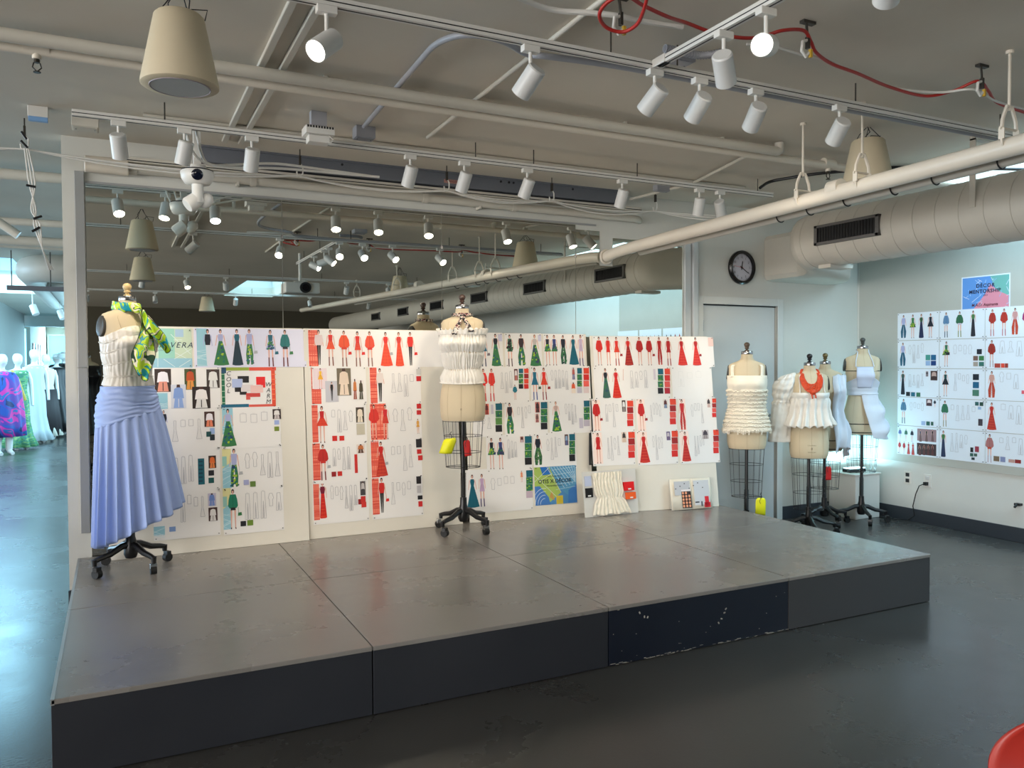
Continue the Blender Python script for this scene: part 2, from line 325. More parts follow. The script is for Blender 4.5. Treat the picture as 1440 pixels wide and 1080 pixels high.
# ------------------------------------------------------------------ stage risers
HP = .305; MW = 1.22; D1 = 1.205
G = 'grey-topped stage risers forming the platform'
names = ['nearest the blue skirt form, ', 'second from the left, ', 'third from the left, blue-black front, ', 'rightmost, ']
for row in (1, 0):
    for i in range(4):
        x0, x1 = i*MW, (i+1)*MW; y0, y1 = (0, D1) if row == 0 else (D1, 2*D1-.01)
        lab = ('front row stage riser with grey top, ' + ['leftmost, slate skirt at near left corner', 'second from left, slate skirt', 'third from left, scuffed blue-black skirt', 'rightmost, charcoal skirt'][i]) if row == 0 else ('back row stage riser under ' + ['the blue skirt form', 'the red sketch board', 'the teal and green sketch board', 'the all-red sketch board and open book'][i])
        t = thing('stage_riser', ((x0+x1)/2, (y0+y1)/2, 0), lab, 'stage platform', G)
        e = .0018
        def loc(m, **k): return m
        cx, cy = (x0+x1)/2, (y0+y1)/2; hx, hy = (x1-x0)/2-e, (y1-y0)/2-e
        MB().span((-hx, -hy, HP-.02), (hx, hy, HP)).build('top_panel', M_TOP, t, bevel=.003)
        sk = [M_SKA, M_SKA, M_SKB, M_SKC][i]
        if row == 0: MB().span((-hx+.001, -hy+.004, .004), (hx-.001, -hy+.02, HP-.021)).build('front_panel', sk, t, bevel=.0015)
        if i == 3: MB().span((hx-.02, -hy+.021, .004), (hx-.004, hy-.002, HP-.021)).build('side_panel', M_SKC, t)
        if i == 0: MB().span((-hx+.004, -hy+.021, .004), (-hx+.02, hy-.002, HP-.021)).build('side_panel', M_SKA, t)
        fr = MB()
        for sx in (-1, 1):
            for sy in (-1, 1): fr.box((sx*(hx-.08), sy*(hy-.08), .14), (.05, .05, .28))
        fr.build('leg_frame', M_ROD, t)
        if i == 0: MB().span((-hx-.001, -hy, HP-.022), (-hx+.012, hy, HP+.001)).build('edge_strip', M_ALU, t)
# chips and paint flecks on the blue-black skirt
ch = MB(); random.seed(3)
for k in range(70):
    x = 2.46+random.random()*1.2; z = .005+abs(random.gauss(0, .004)) if k < 55 else random.random()*.26
    w = random.uniform(.003, .03) if k < 55 else .004; ch.box((x, .0045, z), (w, .002, random.uniform(.001, .004)))
for k, (x, z) in enumerate(((2.50, .285), (2.49, .29), (2.63, .25), (2.66, .225), (2.68, .22), (3.2, .19), (3.19, .17), (3.17, .14), (3.15, .12))): ch.box((x, .0045, z), (.012, .002, .007), Matrix.Rotation(.5*k, 3, 'Y'))
tag(ch.build('paint_chips', mat('bare_wood_chip', (170, 165, 155), .7)), 'pale chips along the bottom of the blue-black riser front', 'paint chips', kind='stuff')

# ------------------------------------------------------------------ foam boards
def board(x0, x1, ybL, ybR, ytL, ytR, ztop, label):
    A = Vector((x0, ybL, HP+.001)); Bq = Vector((x1, ybR, HP+.001)); Ct = Vector((x0, ytL, ztop)); U = (Bq-A).normalized(); V = (Ct-A); V = (V-U*V.dot(U)); H = V.length; V.normalize(); N = U.cross(V).normalized()
    if N.y > 0: N = -N
    Wd = (Bq-A).length
    m = MB(); P = lambda u, v, w: A+U*u+V*v-N*w
    c = [(0, 0), (Wd, 0), (Wd, H), (0, H)]
    m.add([P(u, v, 0) for u, v in c]+[P(u, v, .012) for u, v in c], [(0, 1, 2, 3), (7, 6, 5, 4), (0, 4, 5, 1), (1, 5, 6, 2), (2, 6, 7, 3), (3, 7, 4, 0)])
    o = m.build('foam_board', M_BOARD, bevel=.002, origin=A+U*Wd/2); tag(o, label, 'board', 'white foam boards leaning on the mirror')
    return dict(O=A, U=U, V=V, N=N)
B1 = board(.18, 1.43, 2.232, 2.240, 2.400, 2.40, 1.788, 'white foam board leaning behind the form in the blue skirt')
B2 = board(1.435, 2.60, 2.262, 2.268, 2.400, 2.40, 1.788, 'white foam board covered in red plaid and red dress sketches')
B3 = board(2.66, 3.735, 2.27, 2.20, 2.408, 2.40, 1.772, 'white foam board with teal and green sketches and a blue poster')
B4 = board(3.745, 4.83, 2.13, 1.945, 2.34, 2.16, 1.758, 'rightmost white foam board, covered in all-red outfit sketches')
RW = dict(O=Vector((XR-.012, 0, 0)), U=Vector((0, -1, 0)), V=Vector((0, 0, 1)), N=Vector((-1, 0, 0)))
def toB(bd, x, y):
    d = FW*F_PX+RT*(x-720)+UP*(540-y); k = (bd['O']-CAM).dot(bd['N'])/d.dot(bd['N']); q = CAM+d*k-bd['O']
    return q.dot(bd['U']), q.dot(bd['V'])
RED = (214, 38, 30); DRED = (160, 28, 28); ORR = (232, 70, 42); TEAL = (14, 96, 116); GRN = (52, 120, 70); LIME = (160, 190, 50); NAVY = (22, 28, 44); LAV = (170, 175, 215); BLUE = (60, 120, 200); SKIN = (228, 176, 158); BLK = (26, 24, 28); GRY = (176, 178, 182); WHT = (245, 244, 242); PINK = (248, 190, 178); SKY = (150, 200, 215)
class Sheet:
    def __init__(s, bd, x0, y0, x1, y1, label, group, paper=None, bare=False):
        s.bd = bd; s.p = MB(); s.u0, s.v1 = toB(bd, x0, y0); s.u1, s.v0 = toB(bd, x1, y1)
        if s.u1 < s.u0: s.u0, s.u1 = s.u1, s.u0
        m = MB(); c = [(s.u0, s.v0), (s.u1, s.v0), (s.u1, s.v1), (s.u0, s.v1)]
        lift = .0015+random.random()*.002; s.lift = lift
        def P(a, t):
            return s.W(s.u0+(s.u1-s.u0)*a, s.v0+(s.v1-s.v0)*t, lift)
        m.grid(P, 1, 1); fr = [s.W(u, v, lift) for u, v in c]; bk = [s.W(u, v, .0004) for u, v in c]
        m.add(fr+bk, [(0, 4, 5, 1), (1, 5, 6, 2), (2, 6, 7, 3), (3, 7, 4, 0)])
        cen = s.W((s.u0+s.u1)/2, (s.v0+s.v1)/2, lift); s.cen = cen
        s.o = m.build('sketch_sheet', paper or (M_PAPERB if bd is RW else M_PAPER), origin=cen); tag(s.o, label, 'paper sheet', group)
        s.lay = 0
    def W(s, u, v, w): b = s.bd; return b['O']+b['U']*u+b['V']*v+b['N']*w
    def poly(s, pts, col):
        s.lay += 1; s.p.cur = tuple(col); w = s.lift+.0006+.00002*s.lay
        s.p.add([s.W(u, v, w) for u, v in pts], [tuple(range(len(pts)))])
    def px(s, x, y): return toB(s.bd, x, y)
    def rect(s, x0, y0, x1, y1, col):
        a, t = s.px(x0, y0); c, d_ = s.px(x1, y1); s.poly([(a, d_), (c, d_), (c, t), (a, t)], col)
    def line(s, u0, v0, u1, v1, w, col):
        dx, dy = u1-u0, v1-v0; L_ = math.hypot(dx, dy) or 1; nx, ny = -dy/L_*w/2, dx/L_*w/2
        s.poly([(u0+nx, v0+ny), (u1+nx, v1+ny), (u1-nx, v1-ny), (u0-nx, v0-ny)], col)
    def swatches(s, x0, y0, x1, y1, cols):
        n = len(cols); h = (y1-y0)/n
        for i, c in enumerate(cols):
            s.rect(x0, y0+h*i+.5, x1, y0+h*(i+1)-.4, c)
            if c in (GRN,):
                a, t = s.px(x0, y0+h*i+.5); e, f = s.px(x1, y0+h*(i+1)-.4)
                for k in range(9):
                    uu = a+(e-a)*random.random()*.8; vv = f+(t-f)*random.random()*.8; q = (e-a)*.2
                    s.poly([(uu, vv), (uu+q, vv), (uu+q, vv+q*.7), (uu, vv+q*.7)], random.choice([TEAL, LIME, (30, 70, 90), (90, 150, 60)]))
    def strip(s, x0, y0, x1, y1, kind):
        a, t = s.px(x0, y0); c, f = s.px(x1, y1)
        if kind == 'plaid':
            s.poly([(a, f), (c, f), (c, t), (a, t)], (240, 120, 98)); n = 26
            for k in range(n):
                v = f+(t-f)*(k+.5)/n; s.line(a, v, c, v, (t-f)/n*random.uniform(.2, .65), random.choice([(222, 70, 56), (246, 150, 124), (208, 44, 40)]))
            for k in range(4): u = a+(c-a)*(k+.5)/4; s.line(u, f, u, t, (c-a)*.05, (230, 84, 66))
        else:
            s.poly([(a, f), (c, f), (c, t), (a, t)], SKY)
            if kind == 'scene':
                s.poly([(a, t), (c, t), (c, t-(t-f)*.35), (a, t-(t-f)*.5)], (226, 220, 160)); s.poly([(a, t-(t-f)*.2), (a+(c-a)*.5, t-(t-f)*.2), (a+(c-a)*.5, t-(t-f)*.45), (a, t-(t-f)*.45)], (150, 200, 190))
            for k in range(9):
                v = f+(t-f)*random.random()*.5; s.line(a, v, c, v+(c-a)*random.uniform(-.6, .6), .0015, (215, 235, 240))
    def photo(s, x0, y0, x1, y1, bg, c1, c2, head=(70, 45, 38)):
        s.rect(x0, y0, x1, y1, bg); a, t = s.px(x0, y0); c, f = s.px(x1, y1); w = c-a; h = t-f; m = (a+c)/2
        E_ = lambda k: [(m+w*x, f+h*y) for x, y in k]
        s.poly(E_([(-.13, .86), (.13, .86), (.1, 1), (-.1, 1)]), head); s.poly(E_([(-.36, .42), (.36, .42), (.28, .82), (.1, .88), (-.1, .88), (-.28, .82)]), c1)
        s.poly(E_([(-.34, .02), (.34, .02), (.24, .45), (-.24, .45)]), c2); s.line(m, f+h*.05, m, f+h*.4, w*.05, bg)
    def flats(s, x0, y0, x1, y1, n=4, col=(168, 168, 173)):
        n += 1
        a, t = s.px(x0, y0); c, f = s.px(x1, y1)
        for k in range(n):
            w = (c-a)/n; u0 = a+w*k+w*.15; u1 = a+w*(k+1)-w*.15; m = (u0+u1)/2; W_ = u1-u0; kind = random.choice('pdtj')
            hh = (t-f); top = t-hh*random.uniform(.05, .15); bot = f+hh*random.uniform(.05, .3)
            if kind == 'p': P = [(u0+W_*.2, top), (u1-W_*.2, top), (u1, bot), (m+W_*.1, bot), (m, top-hh*.3), (m-W_*.1, bot), (u0, bot)]
            elif kind == 'd': P = [(m-W_*.2, top), (m+W_*.2, top), (m+W_*.15, top-hh*.3), (u1, bot), (u0, bot), (m-W_*.15, top-hh*.3)]
            elif kind == 't': bot = top-hh*.4; P = [(m-W_*.25, top), (m+W_*.25, top), (u1, top-hh*.15), (m+W_*.3, top-hh*.2), (m+W_*.3, bot), (m-W_*.3, bot), (m-W_*.3, top-hh*.2), (u0, top-hh*.15)]
            else: P = [(u0+W_*.1, top), (u1-W_*.1, top), (u1-W_*.1, top-hh*.25), (u0+W_*.1, top-hh*.25)]
            for i in range(len(P)): q = P[(i+1) % len(P)]; s.line(*P[i], *q, .0021, col)
            if kind in 'pd':
                for j in range(3): uu = u0+W_*(j+1)/4; s.line(uu, bot+.002, (uu+m)/2, bot+(top-bot)*.5, .0011, (205, 205, 208))
            if random.random() < .6: s.line(m-W_*.2, top+.006, m+W_*.15, top+.006, .0016, (196, 196, 198))
    def fig(s, x, y0, y1, kind, c1, c2=None, boots=None, w=1, hair=None, arms=None, pat=None, bag=None, bald=False):
        uc, vt = s.px(x, y0); _, vb = s.px(x, y1); h = vt-vb; X = lambda k: [(uc+a*h, vb+b_*h) for a, b_ in k]
        c2 = c2 or c1; arms = arms or SKIN; hair = hair or random.choice([(60, 38, 32), (34, 28, 30), (96, 60, 44)])
        s.poly(X([(-.03, .90), (.03, .90), (.036, .96), (.018, 1), (-.018, 1), (-.036, .96)]), hair)
        s.poly(X([(-.018, .905), (.018, .905), (.02, .96), (-.02, .96)]), SKIN); s.poly(X([(-.012, .86), (.012, .86), (.012, .91), (-.012, .91)]), SKIN)
        legs = kind in ('dress', 'jacket', 'romper')
        if legs:
            for q in (-1, 1):
                s.poly(X([(q*.045-.022, .5), (q*.045+.022, .5), (q*.05+.010, .03), (q*.05-.010, .03)]), SKIN)
                s.poly(X([(q*.05-.016, .02 if not boots else .24), (q*.05+.016, .02 if not boots else .24), (q*.055+.02, -.01), (q*.055-.012, -.01)]) if boots else X([(q*.05-.012, .04), (q*.05+.012, .04), (q*.055+.014, 0), (q*.055-.01, 0)]), boots or (90, 40, 40))
        if kind != 'jacket':
            for q in (-1, 1): s.poly(X([(q*.07, .84), (q*.095, .83), (q*.13*w**.3, .55), (q*.115*w**.3, .54)]), arms)
        if kind == 'gown':
            s.poly(X([(-.055, .86), (.055, .86), (.07, .78), (.045, .66), (-.045, .66), (-.07, .78)]), c1); P = [(-.045*1, .67), (.045, .67), (.17*w, .02), (.06, .0), (-.06, .0), (-.15*w, .02)]; s.poly(X(P), c2); rg = (.05, .62)
        elif kind == 'dress':
            s.poly(X([(-.06, .86), (.06, .86), (.05, .68), (-.05, .68)]), c1); s.poly(X([(-.05, .69), (.05, .69), (.12*w, .46), (-.12*w, .46)]), c2); rg = (.47, .68)
        elif kind == 'jacket':
            s.poly(X([(-.07, .87), (.07, .87), (.13*w, .74), (.15*w, .58), (.10*w, .52), (-.10*w, .52), (-.15*w, .58), (-.13*w, .74)]), c1)
            s.poly(X([(-.07*w, .54), (.07*w, .54), (.075*w, .47), (-.075*w, .47)]), c2); s.line(uc, vb+.54*h, uc, vb+.85*h, h*.008, tuple(int(k*.7) for k in c1)); rg = (.55, .8)
        elif kind == 'romper':
            s.poly(X([(-.06, .87), (.06, .87), (.075, .72), (.06, .6), (.08*w, .46), (-.08*w, .46), (-.06, .6), (-.075, .72)]), c1); rg = (.5, .8)
        elif kind == 'pants':
            s.poly(X([(-.075, .87), (.075, .87), (.085*w, .72), (.055, .58), (-.055, .58), (-.085*w, .72)]), c1)
            for q in (-1, 1): s.poly(X([(q*.002, .58), (q*.06, .59), (q*.12*w, .30), (q*.10*w, .03), (q*.03, .02), (q*.012, .45)]), c2)
            rg = (.05, .55)
        elif kind == 'slim':
            s.poly(X([(-.09*w, .86), (.09*w, .86), (.11*w, .7), (.08*w, .56), (-.08*w, .56), (-.11*w, .7)]), c1)
            for q in (-1, 1): s.poly(X([(q*.002, .57), (q*.055, .57), (q*.03, .02), (q*.01, .02)]), c2)
            rg = (.1, .5)
        if pat:
            for k in range(26):
                t = random.random(); vv = rg[0]+(rg[1]-rg[0])*t; ww = (.13*(1-t)+.045)*w*.85; uu = random.uniform(-ww, ww)*.8; q = .02+random.random()*.02
                s.poly(X([(uu-q, vv-q*.5), (uu+q*.6, vv-q), (uu+q, vv+q), (uu-q*.5, vv+q*.7)]), random.choice(pat))
        elif kind in ('gown', 'pants', 'dress'):
            for k in range(3): uu = (k-1)*.03; s.line(uc+uu*h, vb+rg[1]*h, uc+uu*3*h*w, vb+(rg[0]+.04)*h, h*.006, tuple(int(k2*.78) for k2 in c2))
            if c2[0] > 150 and c2[1] < 90:
                for k in range(6): vv = rg[0]+(rg[1]-rg[0])*k/6; hw = (.045+(.10*(1-k/6)))*w*.85; s.line(uc-hw*h, vb+vv*h, uc+hw*h, vb+vv*h, h*.007, (240, 110, 60))
        if bag: s.poly(X([(.12, .40), (.2, .41), (.21, .33), (.11, .32)]), bag); s.line(uc+.13*h, vb+.4*h, uc+.12*h, vb+.55*h, h*.008, bag)
    def done(s, pins=True):
        if s.p.f: q_ = s.p.build('printed_artwork', M_PRINT, s.o); q_.location = -s.cen; q_['kind'] = 'stuff'
        if pins:
            k = MB()
            for u in (s.u0+.012, s.u1-.012):
                for v in (s.v0+.012, s.v1-.012): q = s.W(u, v, s.lift+.0012); k.cyl(q, q+s.bd['N']*.007, .003, .0035, 6)
            q_ = k.build('push_pins', M_DARK, s.o); q_.location = -s.cen; q_['kind'] = 'stuff'
        return s.o
    def text(s, body, x, y, size, col, shear=0, bold=0, rot=0, spacing=1.0):
        u, v = s.px(x, y); w = s.lift+.0022
        Mx = Matrix((s.bd['U'], s.bd['V'], s.bd['N'])).transposed().to_4x4(); Mx = Matrix.Translation(s.W(u, v, w)-s.cen) @ Mx @ Matrix.Rotation(rot, 4, 'Z')
        mt = mat('ink_%d_%d_%d' % tuple(col), col, .5)
        return text_mesh(body, size, mt, s.o, Mx, shear, bold=bold, spacing=spacing)
PG = [TEAL, GRN, LIME, (30, 60, 110), (20, 110, 90)]; G1 = 'sheets on the boards along the mirror'; G2 = 'sheets on the right wall pinboard'
# --- board 1
s = Sheet(B1, 180, 461, 270.5, 517, 'pastel yellow and blue title sheet reading VERA, top left behind the lime scarf', G1)
s.rect(180, 461, 270.5, 517, (196, 214, 190)); s.rect(180, 461, 205, 490, (216, 220, 170)); s.rect(222, 462, 246, 504, (150, 206, 190)); s.rect(246, 463, 258, 474, (166, 196, 220)); s.rect(180, 504, 270.5, 517, (150, 196, 214))
for a, b_ in (((240, 470), (268, 498)), ((244, 478), (256, 478)), ((246, 496), (262, 504)), ((222, 462), (222, 516)), ((200, 485), (240, 485)), ((245, 505), (270, 490)), ((230, 505), (246, 516)), ((252, 516), (268, 506))):
    p, q = s.px(*a), s.px(*b_); s.line(*p, *q, .003, (220, 234, 232))
s.done(); s.text('OTIS X VERA', 229, 485.5, .052, (50, 70, 92), .3, spacing=1.25); s.text('collection line sheet', 230, 492.5, .014, (110, 130, 140), .2)
s = Sheet(B1, 272, 461, 431.5, 516, 'wide sheet of six cool teal, lavender and green outfits, top row left', G1)
s.rect(272, 461, 431, 516, (222, 222, 240)); s.strip(276, 462, 292, 515, 'blue')
s.fig(291.5, 463, 515, 'slim', NAVY, (215, 225, 235), None, .7, arms=LAV); s.fig(309.5, 463, 514, 'gown', LAV, GRN, w=1.25, pat=PG); s.fig(332.5, 463, 514, 'gown', TEAL, (16, 50, 66), w=.9)
s.fig(350, 463, 514, 'pants', LAV, GRN, w=.8, pat=PG, bag=GRY); s.fig(379.5, 464, 515, 'dress', TEAL, LAV, (110, 50, 50), 1.1, pat=PG, bag=TEAL); s.fig(400, 464, 515, 'jacket', (20, 110, 110), NAVY, (110, 50, 50), .9, bag=GRN); s.done()
s = Sheet(B1, 196, 516, 310.5, 573, 'sheet of runway photo clippings in white, orange and blue, beside the scarf', G1)
s.photo(217, 519, 241, 551, (60, 48, 46), (238, 234, 240), (226, 150, 130)); s.photo(259, 519, 276, 548, (70, 84, 50), (190, 80, 40), (224, 150, 70)); s.photo(290, 519.5, 309, 545.5, (66, 58, 54), (228, 228, 226), (226, 226, 224)); s.photo(240, 541, 262, 574, (210, 214, 226), (130, 160, 216), (140, 168, 220)); s.photo(270, 544, 296, 574, (44, 34, 32), (238, 234, 232), (226, 224, 222)); s.strip(220, 553, 236, 575, 'blue'); s.done()
s = Sheet(B1, 311, 516, 388, 573.5, 'colour palette sheet lettered COOL and WARM inside a patchwork border', G1)
s.rect(311, 516, 350, 521, (150, 170, 60)); s.rect(350, 516, 388, 521, (226, 84, 62)); s.rect(311, 520, 317, 573, (28, 110, 76)); s.rect(311, 516, 318, 525, (36, 80, 110)); s.rect(311, 569, 350, 573.5, (24, 100, 130)); s.rect(350, 569, 388, 573.5, (220, 90, 76)); s.rect(381, 521, 388, 573, (226, 76, 50))
for k in range(6): s.rect(311, 526+k*8, 317, 526.6+k*8, (200, 220, 200)); s.rect(382, 526+k*7, 388, 526.8+k*7, (242, 140, 90))
s.rect(334, 529, 350, 533, BLK); s.rect(341, 531, 350, 538, BLK); s.rect(326, 533, 341, 545, (176, 190, 228)); s.rect(330, 545, 339, 551, BLK); s.rect(337, 551, 347, 555, BLK); s.rect(360, 530, 373, 541, (230, 30, 36)); s.rect(367, 538, 373, 545, (230, 30, 36)); s.rect(340, 541, 356, 550, (222, 214, 214)); s.rect(352, 542, 370, 552, (236, 196, 190)); s.rect(346, 553, 366, 558, (206, 66, 62)); s.rect(346, 557, 352, 562, (216, 90, 84)); s.done()
for i, c in enumerate('COOL'): s.text(c, 321, 525.5+i*8.2, .042, (40, 44, 54), .2)
for i, c in enumerate('WARM'): s.text(c, 377, 541+i*8, .042, (40, 44, 54), .2)
s = Sheet(B1, 200, 574.5, 310.5, 632, 'flat drawings sheet with a dark vest figure and pink shorts photo', G1)
s.fig(230, 577, 615, 'slim', NAVY, (160, 176, 214), None, .9, arms=LAV); s.flats(240, 588, 286, 622, 3); s.photo(287, 579, 302, 600, (66, 40, 36), (236, 230, 236), (230, 130, 96)); s.rect(295, 602, 302, 610, (150, 176, 220)); s.rect(290, 607, 297, 614, (24, 76, 76)); s.rect(295, 611, 302, 619, (34, 46, 54)); s.done()
s = Sheet(B1, 312, 573.5, 395.5, 627.5, 'flat drawings sheet with a lavender and green ballgown figure', G1)
s.strip(312, 574, 328, 610, 'blue'); s.fig(320, 575, 628, 'gown', LAV, GRN, w=1.2, pat=PG); s.flats(334, 577, 380, 622, 2); s.photo(383, 575.5, 395, 589, (50, 34, 34), (228, 224, 222), (200, 190, 190)); s.rect(385.5, 591, 392.5, 597, (160, 176, 224)); s.rect(385.5, 600, 392.5, 606, (120, 140, 50)); s.done()
s = Sheet(B1, 208, 631.5, 310.5, 690, 'flat drawings sheet with a tall teal fabric swatch', G1)
s.flats(242, 638, 274, 684, 2); s.rect(278, 645, 288, 681, (20, 96, 110)); 
for k in range(6): s.rect(279.5, 648+k*5.5, 285, 650+k*5.5, (16, 60, 80))
s.photo(293, 641, 304, 658, (60, 40, 30), (224, 110, 50), (226, 130, 70)); s.rect(293, 661.5, 301, 668.5, (36, 36, 42)); s.rect(293, 672, 301, 679, (20, 86, 86)); s.done()
s = Sheet(B1, 312, 628, 398.5, 686, 'flat drawings sheet with a lavender blouse and green trousers figure', G1)
s.strip(312, 631, 326, 686, 'scene'); s.fig(328.5, 631, 686, 'pants', LAV, GRN, w=.8, pat=PG, bag=GRY); s.flats(342, 634, 396, 680, 4); s.rect(342.5, 675, 350, 681.5, LAV); s.rect(351.5, 677, 359.5, 684, (100, 130, 60)); s.done()
s = Sheet(B1, 215, 689.5, 310.5, 752, 'lowest left flat drawings sheet, half hidden by the blue skirt hem', G1)
s.flats(252, 694, 290, 740, 3); s.photo(292, 694, 304, 711, (196, 190, 210), (110, 140, 206), (120, 146, 210)); s.photo(293, 714, 306, 732, (66, 40, 38), (232, 228, 226), (226, 222, 220)); s.strip(216, 741, 232, 752, 'blue'); s.rect(238, 741, 247, 747, (130, 160, 210)); s.done()
s = Sheet(B1, 313, 686, 400, 744.5, 'flat drawings sheet with a green jacket and black shorts figure', G1)
s.strip(313, 687, 326, 744, 'scene'); s.fig(327, 688, 744, 'jacket', (24, 124, 96), BLK, None, .8, bag=GRN); s.flats(342, 690, 398, 730, 4); s.rect(338, 733, 346, 739.5, (34, 34, 40)); s.rect(347.5, 731.5, 356, 738.5, (110, 140, 50)); s.done()
# --- board 2
s = Sheet(B2, 432.5, 463, 652, 515.5, 'wide sheet of eight orange-red plaid outfits, top row', G1)
s.strip(433, 464, 448, 515, 'plaid'); s.fig(447.5, 464, 514, 'slim', (226, 206, 206), BLK, None, 1.1, hair=(40, 20, 24)); s.fig(464, 464, 514, 'dress', RED, ORR, (130, 80, 70), 1.0); s.fig(464, 466, 514, 'gown', RED, ORR, w=1.0) if 0 else None
s.fig(483, 465, 515, 'jacket', (230, 80, 40), (214, 60, 40), (140, 100, 90), 1.05, bag=RED); s.fig(502, 466, 515, 'dress', RED, RED, (140, 100, 90), .75, bag=RED); s.fig(519, 466, 515, 'jacket', (226, 76, 50), RED, (140, 100, 90), .95); s.fig(541.5, 467, 515, 'gown', RED, ORR, w=1.15, bag=GRY); s.fig(560, 467, 515, 'gown', (200, 50, 44), ORR, w=.8); s.fig(576, 467, 515, 'slim', RED, (36, 36, 48), None, .8, hair=(30, 24, 26), bag=RED); s.done()
s = Sheet(B2, 437, 516, 516, 568, 'mood sheet with a beige gown photo, a yellow dress and red plaid', G1)
s.strip(437, 517, 440, 568, 'plaid'); s.strip(438, 547, 452, 568, 'plaid'); s.rect(440, 518, 460, 547, (232, 214, 218)); s.fig(450, 518, 547, 'dress', (236, 186, 50), (236, 176, 50), None, 1.1, hair=(60, 30, 20)); s.rect(457, 536, 476, 565, (196, 196, 204)); s.fig(466, 537, 564, 'slim', BLK, BLK, None, .7); s.photo(473, 518, 494, 556, (112, 102, 84), (226, 206, 186), (232, 212, 192)); s.photo(495, 533, 503, 562, (236, 232, 230), (200, 120, 60), (150, 70, 50)); s.photo(503, 535, 512, 562, (232, 226, 222), (70, 60, 40), (60, 60, 40)); s.done()
s = Sheet(B2, 519, 516, 592.5, 567.5, 'flat drawings sheet with a white blouse and black trousers figure', G1)
s.strip(519.5, 517, 531, 567, 'plaid'); s.fig(533.5, 518, 566, 'slim', (226, 214, 210), BLK, None, 1, hair=(30, 20, 24)); s.flats(548, 522, 584, 560, 3); s.rect(585, 519, 592, 527, (206, 204, 200)); s.rect(585, 529, 592, 536, (196, 26, 34)); s.done()
s = Sheet(B2, 438, 568.5, 516.5, 623, 'flat drawings sheet with a red strapless dress figure and two red swatches', G1)
s.strip(438, 570, 448, 622, 'plaid'); s.fig(452, 571, 623, 'dress', (190, 24, 30), RED, None, 1.3); s.flats(464, 574, 498, 610, 3); s.photo(500, 573, 512, 594, (70, 62, 50), (228, 214, 196), (232, 220, 200)); s.rect(501, 596, 513, 611, (196, 190, 172)); s.rect(467, 613, 474, 620, (206, 34, 30)); s.rect(477, 613, 484, 619.5, (216, 40, 30)); s.done()
s = Sheet(B2, 519.5, 567.5, 593.5, 618.5, 'flat drawings sheet with two red figures over a plaid panel', G1)
s.strip(520, 568, 544, 618, 'plaid'); s.fig(525, 569, 618, 'jacket', (216, 50, 40), RED, None, 1.05); s.fig(541, 569, 618, 'dress', (206, 30, 40), (206, 30, 40), None, .8); s.flats(550, 571, 582, 612, 2); s.rect(585.5, 568, 592, 574.5, (200, 30, 34)); s.rect(585.5, 577, 592, 583, (196, 40, 44)); s.fig(587, 589, 610, 'romper', (220, 160, 60), w=1.6, hair=(70, 30, 20)); s.done()
s = Sheet(B2, 438.5, 623, 517, 675.5, 'flat drawings sheet with a red cropped jacket figure and tall red swatch', G1)
s.strip(439, 624, 451, 675, 'plaid'); s.fig(453.5, 625, 675, 'jacket', (190, 40, 34), (200, 50, 40), (120, 40, 40), 1.0, bag=GRY); s.flats(466, 628, 494, 662, 3); s.rect(498, 639, 503, 665, (206, 50, 44)); s.photo(501, 625, 513, 637, (226, 214, 206), (190, 110, 60), (90, 60, 50)); s.rect(466, 663.5, 472.5, 670, (150, 30, 34)); s.rect(474.5, 663, 481, 669, (206, 50, 40)); s.done()
s = Sheet(B2, 520.5, 618.5, 594, 671, 'flat drawings sheet with a red halter gown figure and dark photo', G1)
s.strip(521, 620, 534, 671, 'plaid'); s.fig(535, 621, 670, 'gown', (200, 30, 28), (200, 54, 40), w=1.1, bag=GRY); s.flats(548, 624, 582, 664, 3); s.rect(584.5, 617.5, 593, 629, (40, 38, 42)); s.rect(586, 632, 592.5, 638, (206, 44, 44)); s.rect(587.5, 640.5, 594, 647, (206, 44, 44)); s.done()
s = Sheet(B2, 439, 675.5, 519.5, 731, 'lowest flat drawings sheet with a long-haired figure in red trousers', G1)
s.strip(440, 677, 450, 731, 'plaid'); s.fig(453, 677, 729, 'gown', (120, 20, 50), RED, w=.6, hair=(90, 24, 30)); s.flats(463, 680, 504, 722, 5); s.photo(506, 677, 514, 696, (90, 84, 86), (196, 190, 190), (60, 56, 60)); s.rect(503.5, 702, 509, 709, (150, 28, 30)); s.rect(507, 698, 514, 706, (200, 44, 40)); s.rect(508, 706, 515, 713, (206, 50, 44)); s.done()
s = Sheet(B2, 522, 671.5, 595.5, 724, 'lowest flat drawings sheet with a red top and black trousers figure', G1)
s.strip(522.5, 673, 534, 723, 'plaid'); s.fig(536, 672, 722, 'slim', (206, 40, 36), BLK, None, .75, hair=(34, 22, 24), bag=RED); s.flats(548, 676, 580, 716, 3); s.rect(585, 670, 592, 680, (40, 34, 36)); s.rect(586, 683, 592, 693, (200, 196, 198)); s.rect(587, 697, 594, 702, BLK); s.rect(588, 705, 594, 712, (206, 44, 44)); s.done()
